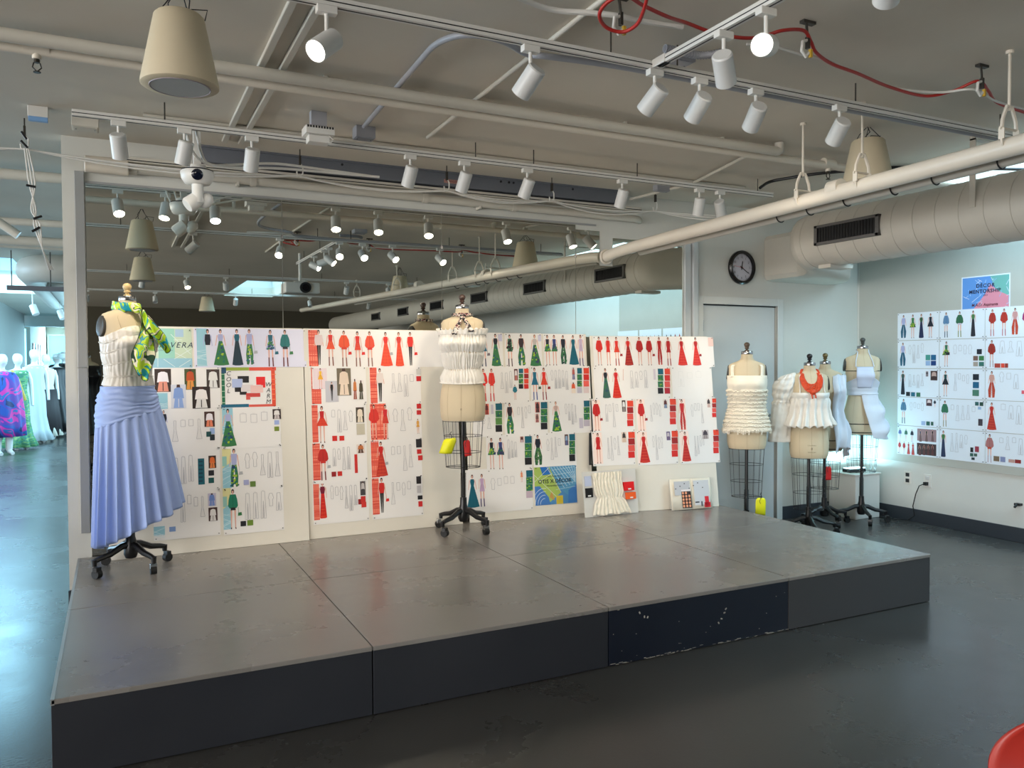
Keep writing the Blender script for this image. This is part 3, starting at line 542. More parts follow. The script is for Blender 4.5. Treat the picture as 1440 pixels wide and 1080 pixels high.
# --- board 3
s = Sheet(B3, 655, 467.5, 708, 516.5, 'top row sheet with green, teal and navy long-vest figures beside the ruched form', G1)
s.rect(700, 470, 706, 480, (206, 204, 226)); s.fig(666, 469, 516, 'romper', (70, 140, 100), w=1, boots=(60, 90, 70)); s.fig(679, 469.5, 515, 'dress', (20, 106, 136), (20, 106, 136), (34, 54, 90), .95, bag=(120, 110, 120)); s.fig(696, 469.5, 515, 'gown', NAVY, GRN, w=1.0, pat=PG); s.done()
s = Sheet(B3, 709, 468.5, 762.5, 516, 'top row sheet with black cropped suit and green print gown figures', G1)
s.rect(756, 471, 761, 480, (206, 204, 226)); s.fig(716, 470.5, 515, 'romper', (60, 110, 80), boots=(60, 40, 50), w=1.1, pat=[NAVY, GRN, BLK]); s.fig(732, 470, 515, 'pants', (50, 34, 42), GRN, w=1.0, pat=PG); s.fig(751, 470.5, 515, 'gown', (200, 190, 186), GRN, w=1.2, pat=[(40, 60, 110), GRN, LIME, (60, 50, 100)], hair=(150, 110, 90)); s.done()
s = Sheet(B3, 763.5, 469.5, 822.5, 516.5, 'top row sheet with two green skirts and a long teal coat', G1)
s.fig(769, 471, 514, 'dress', NAVY, GRN, None, 1.0, pat=[(40, 60, 110), GRN, LIME]); s.fig(778.5, 471, 514, 'dress', (60, 70, 130), GRN, None, .9, pat=[(40, 60, 110), GRN, (60, 50, 100)]); s.fig(791, 471.5, 513, 'pants', NAVY, (50, 96, 70), w=.9, pat=[GRN, (30, 60, 60)]); s.fig(805, 471.5, 513, 'gown', TEAL, TEAL, w=1.15); s.fig(815.5, 471, 514, 'dress', (200, 180, 206), (200, 180, 206), (90, 80, 120), .6); s.done()
s = Sheet(B3, 658, 516.5, 744.5, 566, 'second row sheet with two red jackets and eight colour swatches', G1)
s.fig(665, 518.5, 564, 'romper', (60, 130, 90), boots=(60, 80, 60)); s.fig(679, 518.5, 564, 'jacket', (226, 40, 30), (226, 40, 30), RED, .9); s.fig(690.5, 518.5, 564, 'jacket', (226, 50, 36), (226, 50, 36), RED, .75); s.flats(702, 520, 722, 556, 2); s.photo(722.5, 519, 728, 535, (90, 50, 50), (230, 220, 220), (200, 120, 110)); s.swatches(729, 518, 735.5, 547, [TEAL, GRN, GRN, BLK]); s.swatches(736.5, 518, 743, 547, [ORR, DRED, ORR, RED]); s.fig(723.5, 541, 562, 'jacket', (30, 120, 140), w=1.1); s.done()
s = Sheet(B3, 745, 515.5, 831, 563, 'second row sheet with teal and red strapless dresses', G1)
s.fig(751, 517, 562, 'dress', (24, 106, 136), (24, 106, 136), (50, 80, 150), 1, bag=(60, 90, 70)); s.fig(764, 517, 562, 'dress', (226, 44, 30), (226, 44, 30), (140, 24, 30), 1, bag=DRED); s.flats(773, 519, 800, 552, 4); s.photo(803, 517, 809, 534, (226, 220, 220), (180, 90, 80), (90, 90, 140)); s.photo(802, 538, 810, 553, (236, 226, 222), (220, 90, 50), (236, 220, 200)); s.swatches(811, 517, 818, 553, [TEAL, GRN, GRN, (190, 186, 200)]); s.swatches(820, 517, 828, 553, [ORR, RED, (240, 96, 84), (226, 206, 204)]); s.done()
s = Sheet(B3, 664, 565.5, 707, 613.5, 'third row sheet with four swatches right of the ruched form', G1)
s.photo(681, 568, 687.5, 583, (230, 110, 90), (90, 30, 30), (120, 40, 36)); s.rect(690, 569, 694, 582, (206, 200, 214)); s.swatches(696.5, 567, 706, 607.5, [TEAL, GRN, (90, 140, 70), BLK]); s.flats(667, 586, 692, 604, 2); s.done()
s = Sheet(B3, 708.5, 565, 770.5, 612.5, 'third row sheet with a black top and green print trousers', G1)
s.fig(716, 566.5, 611, 'pants', (44, 30, 40), GRN, w=1.0, pat=PG); s.flats(726, 569, 748, 608, 3); s.photo(752, 565.5, 759, 580, (196, 110, 100), (60, 40, 44), (40, 30, 34)); s.photo(752, 582, 758, 594, (226, 190, 180), (110, 70, 70), (130, 50, 60)); s.swatches(760, 565, 769.5, 604, [TEAL, GRN, GRN, BLK]); s.done()
s = Sheet(B3, 771.5, 563.5, 832, 608, 'third row sheet with a long green print cape gown', G1)
s.fig(781, 564.5, 607, 'gown', (200, 170, 160), GRN, w=1.1, pat=[(40, 60, 110), GRN, LIME], hair=(160, 120, 96)); s.flats(793, 566, 812, 600, 3); s.rect(814, 588, 820, 602, (196, 190, 204)); s.swatches(820.5, 563, 829, 599.5, [TEAL, GRN, GRN, (190, 182, 196)]); s.done()
s = Sheet(B3, 683, 612.5, 748.5, 661, 'fourth row sheet with twin green print sundresses', G1)
s.fig(690.5, 616, 660, 'dress', NAVY, GRN, None, 1.1, pat=[(40, 60, 110), GRN, LIME]); s.fig(703, 615.5, 660, 'dress', (60, 70, 130), GRN, None, 1.05, pat=[(40, 60, 110), GRN, (60, 50, 100)]); s.flats(712, 617, 728, 652, 2); s.photo(731, 614, 736, 622, (180, 120, 110), (80, 50, 50), (200, 190, 200)); s.swatches(737.5, 613, 747.5, 653.5, [TEAL, GRN, GRN, BLK]); s.done()
s = Sheet(B3, 749, 609.5, 811, 657.5, 'fourth row sheet with navy shirt and green wide trousers', G1)
s.fig(755.5, 611.5, 655, 'pants', NAVY, (50, 100, 60), w=1.15, pat=[GRN, (30, 60, 50), (90, 130, 70)]); s.flats(767, 613, 790, 650, 3); s.photo(793.5, 611, 799, 626, (100, 70, 60), (140, 170, 200), (90, 100, 150)); s.swatches(800, 610, 808.5, 648.5, [TEAL, GRN, GRN, BLK]); s.done()
s = Sheet(B3, 650, 661.5, 749.5, 716, 'lowest sheet with a sweeping teal coat and a mauve mini dress', G1)
s.fig(663.5, 667.5, 714, 'gown', TEAL, TEAL, w=1.25); s.fig(677, 666.5, 712, 'dress', (196, 164, 196), (196, 164, 196), (70, 60, 110), .7); s.flats(688, 668, 726, 704, 3); s.fig(733, 662, 678, 'romper', (226, 140, 96), w=1.7); s.swatches(739.5, 661, 749, 700, [TEAL, GRN, GRN, (196, 176, 190)]); s.done()
s = Sheet(B3, 750.5, 657.5, 811.5, 706.5, 'blue and green geometric title poster lettered OTIS X DECOR', G1)
U0, V1 = s.px(750.5, 657.5); U1, V0 = s.px(811.5, 706.5); Wq, Hq = U1-U0, V1-V0; Q = lambda k: [(U0+Wq*a, V0+Hq*b_) for a, b_ in k]
s.poly(Q([(0, 0), (1, 0), (1, 1), (0, 1)]), (78, 138, 190)); s.poly(Q([(0, 1), (.36, 1), (.62, .3), (.3, .02), (0, .5)]), (164, 190, 92)); s.poly(Q([(.14, 1), (.34, 1), (.4, .8), (.2, .78)]), (34, 110, 190)); s.poly(Q([(.36, 1), (1, 1), (1, .05), (.75, .25), (.6, .4)]), (84, 150, 190)); s.poly(Q([(0, .5), (.12, .5), (.32, .2), (.36, 0), (0, 0)]), (66, 120, 190)); s.poly(Q([(.5, 0), (.66, 0), (.66, .22), (.5, .22)]), (206, 186, 60)); s.poly(Q([(.34, .2), (.46, .1), (.4, .36)]), (196, 150, 80)); s.poly(Q([(.78, 0), (1, 0), (1, .5), (.8, .35)]), (60, 120, 190))
for k in range(9): a = .4+k*.07; s.line(U0+Wq*a, V1-.004, U0+Wq*min(.98, a+.30), V0+Hq*.42+.01*k, .003, (214, 230, 236))
for k in range(5): s.line(U0+Wq*(.42+k*.02), V0+Hq*(.9-k*.13), U0+Wq*.97, V0+Hq*(.96-k*.13), .0025, (190, 216, 226))
for r in (.10, .16, .22, .28):
    pr = None
    for k in range(9):
        a = k/8*PI*.55; q = (U0+Wq*(.22)+Wq*(-r)*math.cos(a)*1.0, V0+Hq*.02+Hq*r*1.5*math.sin(a))
        if pr: s.line(*pr, *q, .003, (226, 236, 240))
        pr = q
for a, b_ in (((.0, .62), (.36, .98)), ((.0, .8), (.5, .2)), ((.3, 1), (.62, .3)), ((.1, .62), (.42, .82))): s.line(U0+Wq*a[0], V0+Hq*a[1], U0+Wq*b_[0], V0+Hq*b_[1], .003, (226, 232, 220))
s.done(False); s.text('OTIS X DÉCOR', 780, 676.5, .042, (16, 24, 44), 0, .0008, spacing=1.05); s.text('Vera Mentorship', 779, 669.5, .019, (16, 24, 44), .2); s.text('Mentorship Project', 780, 682.5, .019, (16, 24, 44), .2)
# --- board 4
s = Sheet(B4, 833, 473, 1005, 516, 'wide sheet of ten all-red outfits, top row right', G1)
L4 = [(841.5, 'jacket', .85), (854, 'romper', .9), (866, 'dress', .9), (882, 'gown', 1.0), (898, 'jacket', .9), (911.5, 'jacket', .8), (926, 'pants', .7), (938.5, 'romper', 1.1), (957, 'gown', 1.15), (977, 'gown', 1.05)]
for i, (x, k, w_) in enumerate(L4): c = RED if i < 4 else (176, 26, 26); s.fig(x, 473.5+i*.12, 514, k, c, c if k != 'gown' else random.choice([RED, DRED]), DRED if i in (2, 7) else None, w_, bag=DRED if i in (2, 5, 9) else None)
s.rect(995, 475, 1003, 487, (240, 206, 196)); s.done()
s = Sheet(B4, 834, 516.5, 942.5, 560.5, 'second row sheet with navy vest gown and red gown figures', G1)
s.fig(850.5, 518, 560, 'gown', NAVY, (60, 100, 90), w=.9, pat=[GRN, (40, 80, 100)]); s.fig(865, 518, 560, 'gown', (206, 30, 36), RED, w=1.0); s.line(*s.px(876, 519), *s.px(876, 535), .005, (216, 180, 166)); s.flats(884, 520, 912, 548, 3); s.rect(918, 519, 922, 534, (216, 206, 214)); s.swatches(924.5, 518, 932.5, 554, [TEAL, GRN, GRN, BLK]); s.swatches(934, 518, 942, 554, [ORR, RED, (226, 86, 80), (180, 30, 50)]); s.done()
s = Sheet(B4, 943.5, 516, 1003, 560, 'nearly blank white sheet, right end of the second row', G1); s.flats(950, 520, 990, 552, 2, (222, 222, 220)); s.done()
def red4(x0, y0, x1, y1, fx, kind, w_, lab, sw, ph):
    s = Sheet(B4, x0, y0, x1, y1, lab, G1); s.strip if 0 else None
    s.rect(x0+1, y0+1, fx+8, y1-1, (250, 226, 216)); s.fig(fx, y0+1.5, y1-1, kind, (200, 30, 30), (196, 34, 30), None, w_, bag=DRED if kind == 'jacket' else None); s.flats(fx+12, y0+4, sw[0]-10, y1-4, 3); s.photo(*ph); s.swatches(*sw, [ORR, DRED, (226, 84, 74), RED]); s.done()
red4(831.5, 561, 893, 607, 837.5, 'jacket', .9, 'third row sheet with a boxy red sweater figure', (881.5, 563, 890.5, 599.5), (874, 563, 880, 579, (60, 50, 50), (230, 230, 230), (150, 140, 140)))
red4(893.5, 560.5, 952.5, 607, 900.5, 'jacket', .8, 'third row sheet with a zipped red jacket and handbag figure', (941.5, 560.5, 950.5, 597), (932, 562, 939, 574, (226, 216, 210), (90, 40, 40), (90, 120, 160)))
red4(953.5, 560, 1008.5, 606.5, 958, 'pants', .8, 'third row sheet with a red wide trouser suit figure', (1001, 560, 1007, 587), (993, 561, 999.5, 573, (236, 226, 222), (60, 50, 54), (200, 170, 160)))
red4(831.5, 607.5, 893.5, 653, 840, 'romper', 1.1, 'fourth row sheet with a red plaid shorts suit figure', (883, 607, 892.5, 644), (873.5, 608, 881, 622, (226, 206, 190), (60, 50, 50), (214, 190, 170)))
red4(894, 606.5, 953.5, 652, 904, 'gown', 1.15, 'fourth row sheet with a long-sleeved red gown figure', (944, 605.5, 953, 642.5), (936.5, 607, 942.5, 619, (110, 96, 140), (200, 190, 196), (120, 100, 130)))
red4(954, 605.5, 1012.5, 650, 962.5, 'gown', 1.05, 'fourth row sheet with a ruffled-shoulder red gown figure', (1002.5, 604, 1010.5, 637.5), (986.5, 605, 996.5, 617, (200, 190, 190), (70, 60, 70), (150, 140, 140)))
m = MB(); P_ = [toB(B4, 828.2, 609), toB(B4, 828.2, 654), toB(B4, 838, 654), toB(B4, 838, 651), toB(B4, 831, 651), toB(B4, 831, 609)]
q = [B4['O']+B4['U']*u+B4['V']*v+B4['N']*.003 for u, v in P_]; q2 = [p-B4['N']*.0025 for p in q]; m.add(q+q2, [tuple(range(6)), tuple(reversed(range(6, 12)))]+[(i, (i+1) % 6, (i+1) % 6+6, i+6) for i in range(6)])
tag(m.build('black_card', M_DARK, origin=q[0]), 'black card strip peeking out left of the fourth row red sheet', 'card')
# ------------------------------------------------------------------ leaning fabric panel and open book
def lean_frame(xl, yl, xr, yr, h, back, z=HP+.002):
    A = Vector((xl, yl, z)); Bq = Vector((xr, yr, z)); U = (Bq-A).normalized(); N0 = Vector((U.y, -U.x, 0)); V = (Vector((0, 0, 1))*math.cos(back)-N0*math.sin(back)); N = U.cross(V); 
    if N.y > 0: N = -N
    return dict(O=A, U=U, V=V, N=N, W=(Bq-A).length, H=h)
def PT(f, u, v, w=0): return f['O']+f['U']*u+f['V']*v+f['N']*w
def slab(f, u0, v0, u1, v1, w0, w1, m=None):
    m = m or MB(); c = [(u0, v0), (u1, v0), (u1, v1), (u0, v1)]
    return m.add([PT(f, u, v, w1) for u, v in c]+[PT(f, u, v, w0) for u, v in c], [(0, 1, 2, 3), (7, 6, 5, 4), (0, 4, 5, 1), (1, 5, 6, 2), (2, 6, 7, 3), (3, 7, 4, 0)])
a = at(820, 727.5, 'Z', HP); c = at(895, 720, 'Z', HP)
f = lean_frame(a.x, a.y-.03, c.x, c.y-.03, .36, .14); T = thing('fabric_sample_board', f['O'], 'white board with a gathered white fabric sample and four fabric swatches', 'sample board')
def bt(m, name, mt, **k): o = m.build(name, mt, T, **k); o.location = o.location-T.location; return o
bt(slab(f, 0, 0, f['W'], f['H'], -.004, 0), 'backing_board', M_WHITE)
def fab(s_, t):
    g1 = math.exp(-((t-.40)/.07)**2); g2 = math.exp(-((t-.80)/.06)**2)
    wd = 1+.50*max(0, .4-t)*1.6 - .14*g1-.04*g2; u = f['W']*(.44+.05*(1-t)+(s_-.5)*.54*wd); v = .008+.338*t+.006*math.sin(s_*17)*(t < .03)
    fo = math.sin(s_*58+5*noise.noise(Vector((s_*5, t*2.2, 1)))); amp = .003+.007*abs(t-.40)**.6*(1 if t < .78 else .5)
    w = .010+.007*math.sin(s_*PI)+amp*fo*.8-.004*g1-.003*g2+.004*noise.noise(Vector((s_*12, t*14, 3)))
    return PT(f, u, v, max(.002, w))
bt(MB().grid(fab, 160, 50), 'gathered_fabric', M_CREAM, smooth=60, solid=.002)
for (u0, v0, u1, v1, cc, nm) in ((.035, .245, .155, .325, (190, 200, 226), 'pale blue swatch'), (.035, .155, .17, .23, (12, 12, 16), 'black swatch'), (.74, .185, .92, .255, (226, 16, 22), 'red swatch'), (.77, .115, .94, .170, (240, 96, 30), 'orange swatch')):
    u0 *= f['W']; u1 *= f['W']; lw = .022 if u0 > .2 else 0
    o = bt(slab(f, u0, v0, u1, v1, .001, .005+lw), 'fabric_swatch', mat('swatch_%d' % cc[0], cc, .8, bump=.1, bscale=80)); o['label'] = nm
    if cc[0] != 190: bt(slab(f, (u0+u1)/2-.014, v0+.008, (u0+u1)/2+.014, v0+.018, .0052+lw, .006+lw), 'swatch_tag', M_PAPER)
a = at(944, 718, 'Z', HP); c = at(1001, 714, 'Z', HP); f = lean_frame(a.x, a.y-.01, c.x, c.y-.01, .255, .20); T = thing('open_book', f['O'], 'open sketchbook leaning on the right foam board, peach print and red figure', 'book')
bt(slab(f, 0, 0, f['W'], f['H'], -.008, -.003), 'cover', M_WHITE)
hw = f['W']/2
for sd in (0, 1):
    def pg(s_, t, sd=sd):
        return PT(f, hw*(sd+s_) if sd else hw*s_, t*f['H']+.0, .004+.012*math.sin(PI*min(1, (s_ if sd else 1-s_)*1.3+.05))*(1 if True else 0))
    bt(MB().grid(pg, 10, 2), 'page', M_CREAM, smooth=60, solid=.001)
pr = MB()
def pq(u0, v0, u1, v1, col, l=0): pr.cur = col; w = .0185+.0004*l; pr.add([PT(f, u0, v0, w), PT(f, u1, v0, w), PT(f, u1, v1, w), PT(f, u0, v1, w)], [(0, 1, 2, 3)])
W_ = f['W']
pq(.08*W_, .12, .46*W_, .235, (196, 196, 200)); pq(.55*W_, .03, .93*W_, .235, (206, 208, 212)); pq(.24*W_, .012, .47*W_, .15, (60, 36, 32), 1); pq(.24*W_, .15, .47*W_, .165, (240, 230, 228), 2)
for k in range(14): u = (.255+(k % 3)*.075)*W_; v = .018+(k//3)*.027; pr.cur = (238, 160, 120); cc = PT(f, u+.008, v+.011, .0195); n_ = 7; pr.add([cc+f['U']*.0105*math.cos(2*PI*j/n_)+f['V']*.0115*math.sin(2*PI*j/n_) for j in range(n_)], [tuple(range(n_))])
pq(.80*W_, .012, .9*W_, .10, (214, 30, 44), 1); pq(.78*W_, .008, .93*W_, .05, (214, 30, 44), 1); pq(.56*W_, .05, .66*W_, .06, (40, 40, 44), 1); pq(.7*W_, .02, .74*W_, .06, (90, 90, 96), 1)
for k in range(7): pq((.1+.11*k)*W_, .17+.02*(k % 3), (.125+.11*k)*W_, .178+.02*(k % 3), (50, 50, 56), 1)
o = pr.build('printed_pictures', M_PRINT, T); o.location = -T.location
# ------------------------------------------------------------------ right wall pinboard
YB1 = 2.40; PZ0, PZ1 = .565, 2.78
o = MB().span((XR-.012, -1.9, PZ0), (XR, YB1, PZ1)).build('pinboard', M_CORK, bevel=.002); tag(o, 'large beige pinboard panel on the right wall under the duct', 'pinboard')
RW['O'] = Vector((XR-.012, 0, 0))
def ycol(x): return at(x, 500, 'X', XR-.012).y
def zrow(x, y): return at(x, y, 'X', XR-.012).z
rows = [437, 477.5, 518.5, 560, 602, 645]     # at x = 1321
def ry(i, x):  # same height on the wall at another column
    z = zrow(1321, rows[i]); yy = at(x, 500, 'X', XR-.012).y; p = Vector((XR-.012, yy, z))-CAM; return 540-F_PX*p.dot(UP)/p.dot(FW)
CA, CB, CC, CD = 1262, 1321, 1385.5, 1458
OR2 = (190, 62, 40)
def rsheet(ci, ri, lab):
    xa, xb = [(CA, CB), (CB, CC), (CC, CD)][ci]; return Sheet(RW, xa+.6, ry(ri, xa+.6)+.4, xb-.6, ry(ri+1, xb-.6)-.4, lab, G2), xa, xb
def rf(s, x, ri, kind, c1, c2, boots=None, w=1, **k): s.fig(x, ry(ri, x)+3, ry(ri+1, x)-3, kind, c1, c2, boots, w, **k)
SH = (196, 206, 218)
s, xa, xb = rsheet(0, 0, 'top left wall sheet with four navy and green outfits'); rf(s, 1271, 0, 'pants', LAV, (24, 90, 120), w=1.1); rf(s, 1284, 0, 'dress', GRN, NAVY, None, 1.2, pat=[GRN, LIME]); rf(s, 1296, 0, 'gown', (50, 90, 60), (30, 40, 80), w=.7); rf(s, 1309, 0, 'dress', NAVY, NAVY, None, 1.2); s.done()
s, xa, xb = rsheet(1, 0, 'top middle wall sheet with three green draped jackets'); rf(s, 1331, 0, 'jacket', (90, 130, 170), SH, (40, 70, 90), .9); rf(s, 1350, 0, 'jacket', (40, 100, 70), (200, 190, 210), (130, 140, 80), 1.05); rf(s, 1369, 0, 'gown', (70, 120, 70), NAVY, w=.6); s.done()
s, xa, xb = rsheet(2, 0, 'top right wall sheet with four rust red outfits'); rf(s, 1396, 0, 'jacket', (166, 46, 36), (166, 46, 36), (190, 120, 120), .95); rf(s, 1412.5, 0, 'jacket', (180, 50, 38), (180, 50, 38), (190, 110, 120), .95); rf(s, 1428, 0, 'pants', (200, 150, 150), OR2, w=1.0); rf(s, 1444, 0, 'jacket', (160, 50, 110), (160, 50, 110), None, 1); s.done()
s, xa, xb = rsheet(0, 1, 'second row wall sheet with a teal balloon trouser figure'); rf(s, 1270, 1, 'pants', LAV, (24, 90, 120), w=1.1); s.flats(1277, ry(1, 1290)+4, 1300, ry(2, 1290)-6, 3); s.rect(1302, 499, 1308.5, 506.5, (70, 150, 140)); s.rect(1309.5, 499, 1316.5, 506.5, (24, 96, 140)); s.rect(1302, 507.5, 1308.5, 514, (150, 180, 220)); s.rect(1309.5, 507.5, 1316.5, 514, (20, 60, 120)); s.done()
s, xa, xb = rsheet(1, 1, 'second row wall sheet with a green top and black skirt figure'); rf(s, 1331, 1, 'dress', (40, 110, 80), NAVY, None, 1.3, pat=[GRN, LIME, NAVY]); s.flats(1340, ry(1, 1350)+5, 1368, ry(2, 1350)-6, 3); s.rect(1374, 491, 1381, 498, (20, 30, 46)); s.rect(1369, 500.5, 1375.5, 507, (120, 90, 80)); s.rect(1377, 500.5, 1384, 507, GRN); s.rect(1369, 509, 1375.5, 515, (160, 150, 140)); s.rect(1377, 509, 1384, 515, (50, 110, 100)); s.done()
s, xa, xb = rsheet(2, 1, 'second row wall sheet with a rust cape figure'); rf(s, 1395, 1, 'jacket', (150, 40, 30), (150, 40, 30), (180, 150, 150), 1.0); s.flats(1404, 478, 1452, 502, 3); s.rect(1399, 511, 1407, 517, (170, 60, 50)); s.rect(1408, 511, 1413, 517, (220, 70, 50)); s.rect(1413.5, 511, 1418, 517, (150, 50, 40)); s.done()
s, xa, xb = rsheet(0, 2, 'third row wall sheet with a slim navy column figure'); rf(s, 1270, 2, 'gown', (60, 84, 80), (24, 30, 44), w=.6); s.flats(1277, ry(2, 1290)+6, 1300, ry(3, 1290)-10, 3); s.photo(1309, 521.5, 1318.5, 535, (70, 50, 48), (190, 160, 150), (60, 40, 40)); s.photo(1302, 522, 1306, 529.5, (200, 190, 196), (60, 60, 70), (90, 80, 90)); s.rect(1274.5, 551, 1280, 557, (18, 24, 32)); s.rect(1281.5, 551.5, 1287, 557.5, (24, 96, 120)); s.rect(1289, 552, 1294.5, 558, (50, 110, 80)); s.done()
s, xa, xb = rsheet(1, 2, 'third row wall sheet with a black culotte figure and three stacked swatches'); rf(s, 1330, 2, 'dress', (24, 70, 70), (20, 26, 40), None, 1.2); s.flats(1341, ry(2, 1350)+5, 1364, ry(3, 1350)-6, 3); s.rect(1368.5, 526, 1377, 534.5, (22, 32, 46)); s.rect(1368.5, 537, 1377, 546, (20, 92, 130)); s.rect(1368, 548, 1377, 557, (70, 120, 100)); s.done()
s, xa, xb = rsheet(2, 2, 'third row wall sheet with a rust bubble skirt figure'); rf(s, 1395, 2, 'pants', (200, 150, 140), (180, 60, 40), w=1.1); s.flats(1404, 522, 1434, 556, 2); s.rect(1437, 549, 1443, 554, (220, 90, 110)); s.done()
s, xa, xb = rsheet(0, 3, 'fourth row wall sheet with a pale blue jacket figure'); rf(s, 1271, 3, 'jacket', (80, 120, 150), SH, (30, 50, 60), .9); s.flats(1279, ry(3, 1290)+5, 1300, ry(4, 1290)-8, 3); s.photo(1303, 561, 1311, 571, (90, 60, 66), (220, 200, 200), (60, 40, 50)); s.fig(1315, 562, 573, 'jacket', (30, 40, 56), w=1.2); s.rect(1296, 592, 1301.5, 598, (160, 180, 216)); s.rect(1303, 592.5, 1308, 598.5, (40, 90, 80)); s.rect(1309.5, 593, 1313, 598.5, (30, 80, 60)); s.done()
s, xa, xb = rsheet(1, 3, 'fourth row wall sheet with a green cape figure'); rf(s, 1329, 3, 'jacket', (44, 110, 80), (200, 190, 206), (150, 140, 110), 1.0); s.flats(1336, ry(3, 1350)+6, 1373, ry(4, 1350)-8, 4); s.rect(1371.5, 565, 1376.5, 570.5, (40, 90, 90)); s.rect(1378, 565.5, 1383, 571, (30, 70, 60)); s.rect(1375.5, 572, 1380, 576, (150, 180, 216)); s.rect(1376, 589, 1382, 599, (60, 50, 60)); s.done()
s, xa, xb = rsheet(2, 3, 'fourth row wall sheet with a full-length rust ballgown'); rf(s, 1395, 3, 'gown', (186, 40, 34), (186, 44, 34), w=1.1); s.flats(1406, 566, 1450, 600, 3); s.done()
s, xa, xb = rsheet(0, 4, 'bottom left wall sheet with tiny outfit rows and two dark photos')
for i in range(3): s.fig(1266+i*8.5, 602+i, 619+i, 'jacket', [(100, 110, 160), (60, 110, 90), NAVY][i], SH, None, 1.0)
for i in range(4): s.fig(1265.5+i*6.3, 620+i*.9, 637+i*.9, ['jacket', 'jacket', 'gown', 'gown'][i], (176, 34, 40), (176, 34, 40), None, .9)
s.rect(1290.5, 602.5, 1317, 622, (150, 120, 124)); s.rect(1290, 622.5, 1317, 641.5, (60, 34, 34))
for i in range(3): s.fig(1295+i*8.5, 604, 621, 'gown', [(70, 70, 90), (40, 50, 40), BLK][i], (110, 80, 80), w=.8)
for i in range(4): s.fig(1294+i*6, 625, 640, 'gown', (110, 50, 40), (90, 40, 40), w=.9)
s.done()
s, xa, xb = rsheet(1, 4, 'bottom middle wall sheet with a green and navy draped dress figure'); rf(s, 1327, 4, 'gown', (60, 110, 60), (34, 44, 80), w=.6); s.flats(1336, 607, 1362, 640, 3); s.rect(1365, 629, 1369, 636, BLK); s.rect(1371.5, 627.5, 1377, 636, (150, 50, 70)); s.rect(1364.5, 637, 1369, 642, (40, 90, 80)); s.rect(1370, 637.5, 1374.5, 642, (60, 90, 80)); s.rect(1366.5, 643, 1371, 647, (20, 40, 50)); s.done()
s, xa, xb = rsheet(2, 4, 'bottom right wall sheet with a mauve puffed jacket figure'); rf(s, 1392, 4, 'jacket', (170, 110, 110), (190, 70, 50), (190, 170, 180), 1.0); s.flats(1404, 612, 1440, 642, 3); s.rect(1397.5, 641, 1405.5, 649, (120, 100, 80)); s.rect(1407, 642, 1414, 650, (130, 140, 180)); s.rect(1418.5, 645.5, 1427, 651, (190, 150, 140)); s.rect(1427.5, 646, 1436, 652, (140, 40, 40)); s.done()
s = Sheet(RW, 1352.5, 390.5, 1420.5, 432.5, 'blue and pink marbled poster lettered DECOR MENTORSHIP above the wall sheets', G2)
U0, V1 = s.px(1354, 392); U1, V0 = s.px(1419, 431.5); Wq, Hq = U1-U0, V1-V0
s.poly(Q([(0, 0), (1, 0), (1, 1), (0, 1)]), (92, 146, 214)); s.poly(Q([(.6, 1), (1, 1), (1, .3), (.75, .45)]), (110, 176, 170)); s.poly(Q([(.25, 0), (1, 0), (1, .35), (.8, .5), (.6, .75), (.5, .45)]), (216, 140, 160)); random.seed(5)
for k in range(26):
    a = random.random(); b_ = random.random(); s.line(U0+Wq*a, V0+Hq*b_, U0+Wq*min(1, a+random.uniform(.03, .14)), V0+Hq*min(1, max(0, b_+random.uniform(-.2, .2))), .004, random.choice([(170, 200, 236), (206, 216, 236), (140, 180, 226)]))
s.done(False); s.text('DÉCOR', 1386, 401.5, .044, (24, 34, 70), 0, .0012, spacing=1.2); s.text('MENTORSHIP', 1385, 409.5, .044, (24, 34, 70), 0, .0012, spacing=1.1); s.text('2023', 1386, 415, .022, (24, 34, 70), 0); s.text('M.A.D. Aspirants', 1385, 428.5, .034, (90, 30, 50), .1, .0006)
# more sheets toward the camera (seen only in the mirror)
for k in range(4):
    m = MB(); y0 = .30-.62*(k+1)*.9; c0 = (XR-.014, y0, .66)
    m.span((XR-.0155, y0, 2.0-.46), (XR-.0125, y0+.52, 2.0)); o = m.build('sketch_sheet', M_PAPERB); tag(o, ['blank-edged wall sheet just right of the frame', 'second wall sheet beyond the frame edge', 'third wall sheet beyond the frame edge', 'fourth wall sheet beyond the frame edge'][k], 'paper sheet', G2)
    pm = MB()
    for j in range(5):
        pm.cur = [(40, 44, 60), (60, 50, 60), (150, 50, 50), (170, 60, 60), (60, 40, 50)][j]; yy = y0+.06+j*.095
        pm.add([(XR-.0165, yy, 1.6), (XR-.0165, yy+.05, 1.6), (XR-.0165, yy+.04, 1.88), (XR-.0165, yy+.02, 1.92), (XR-.0165, yy+.005, 1.88)], [(0, 1, 2, 3, 4)])
    pm.build('printed_artwork', M_PRINT, o)
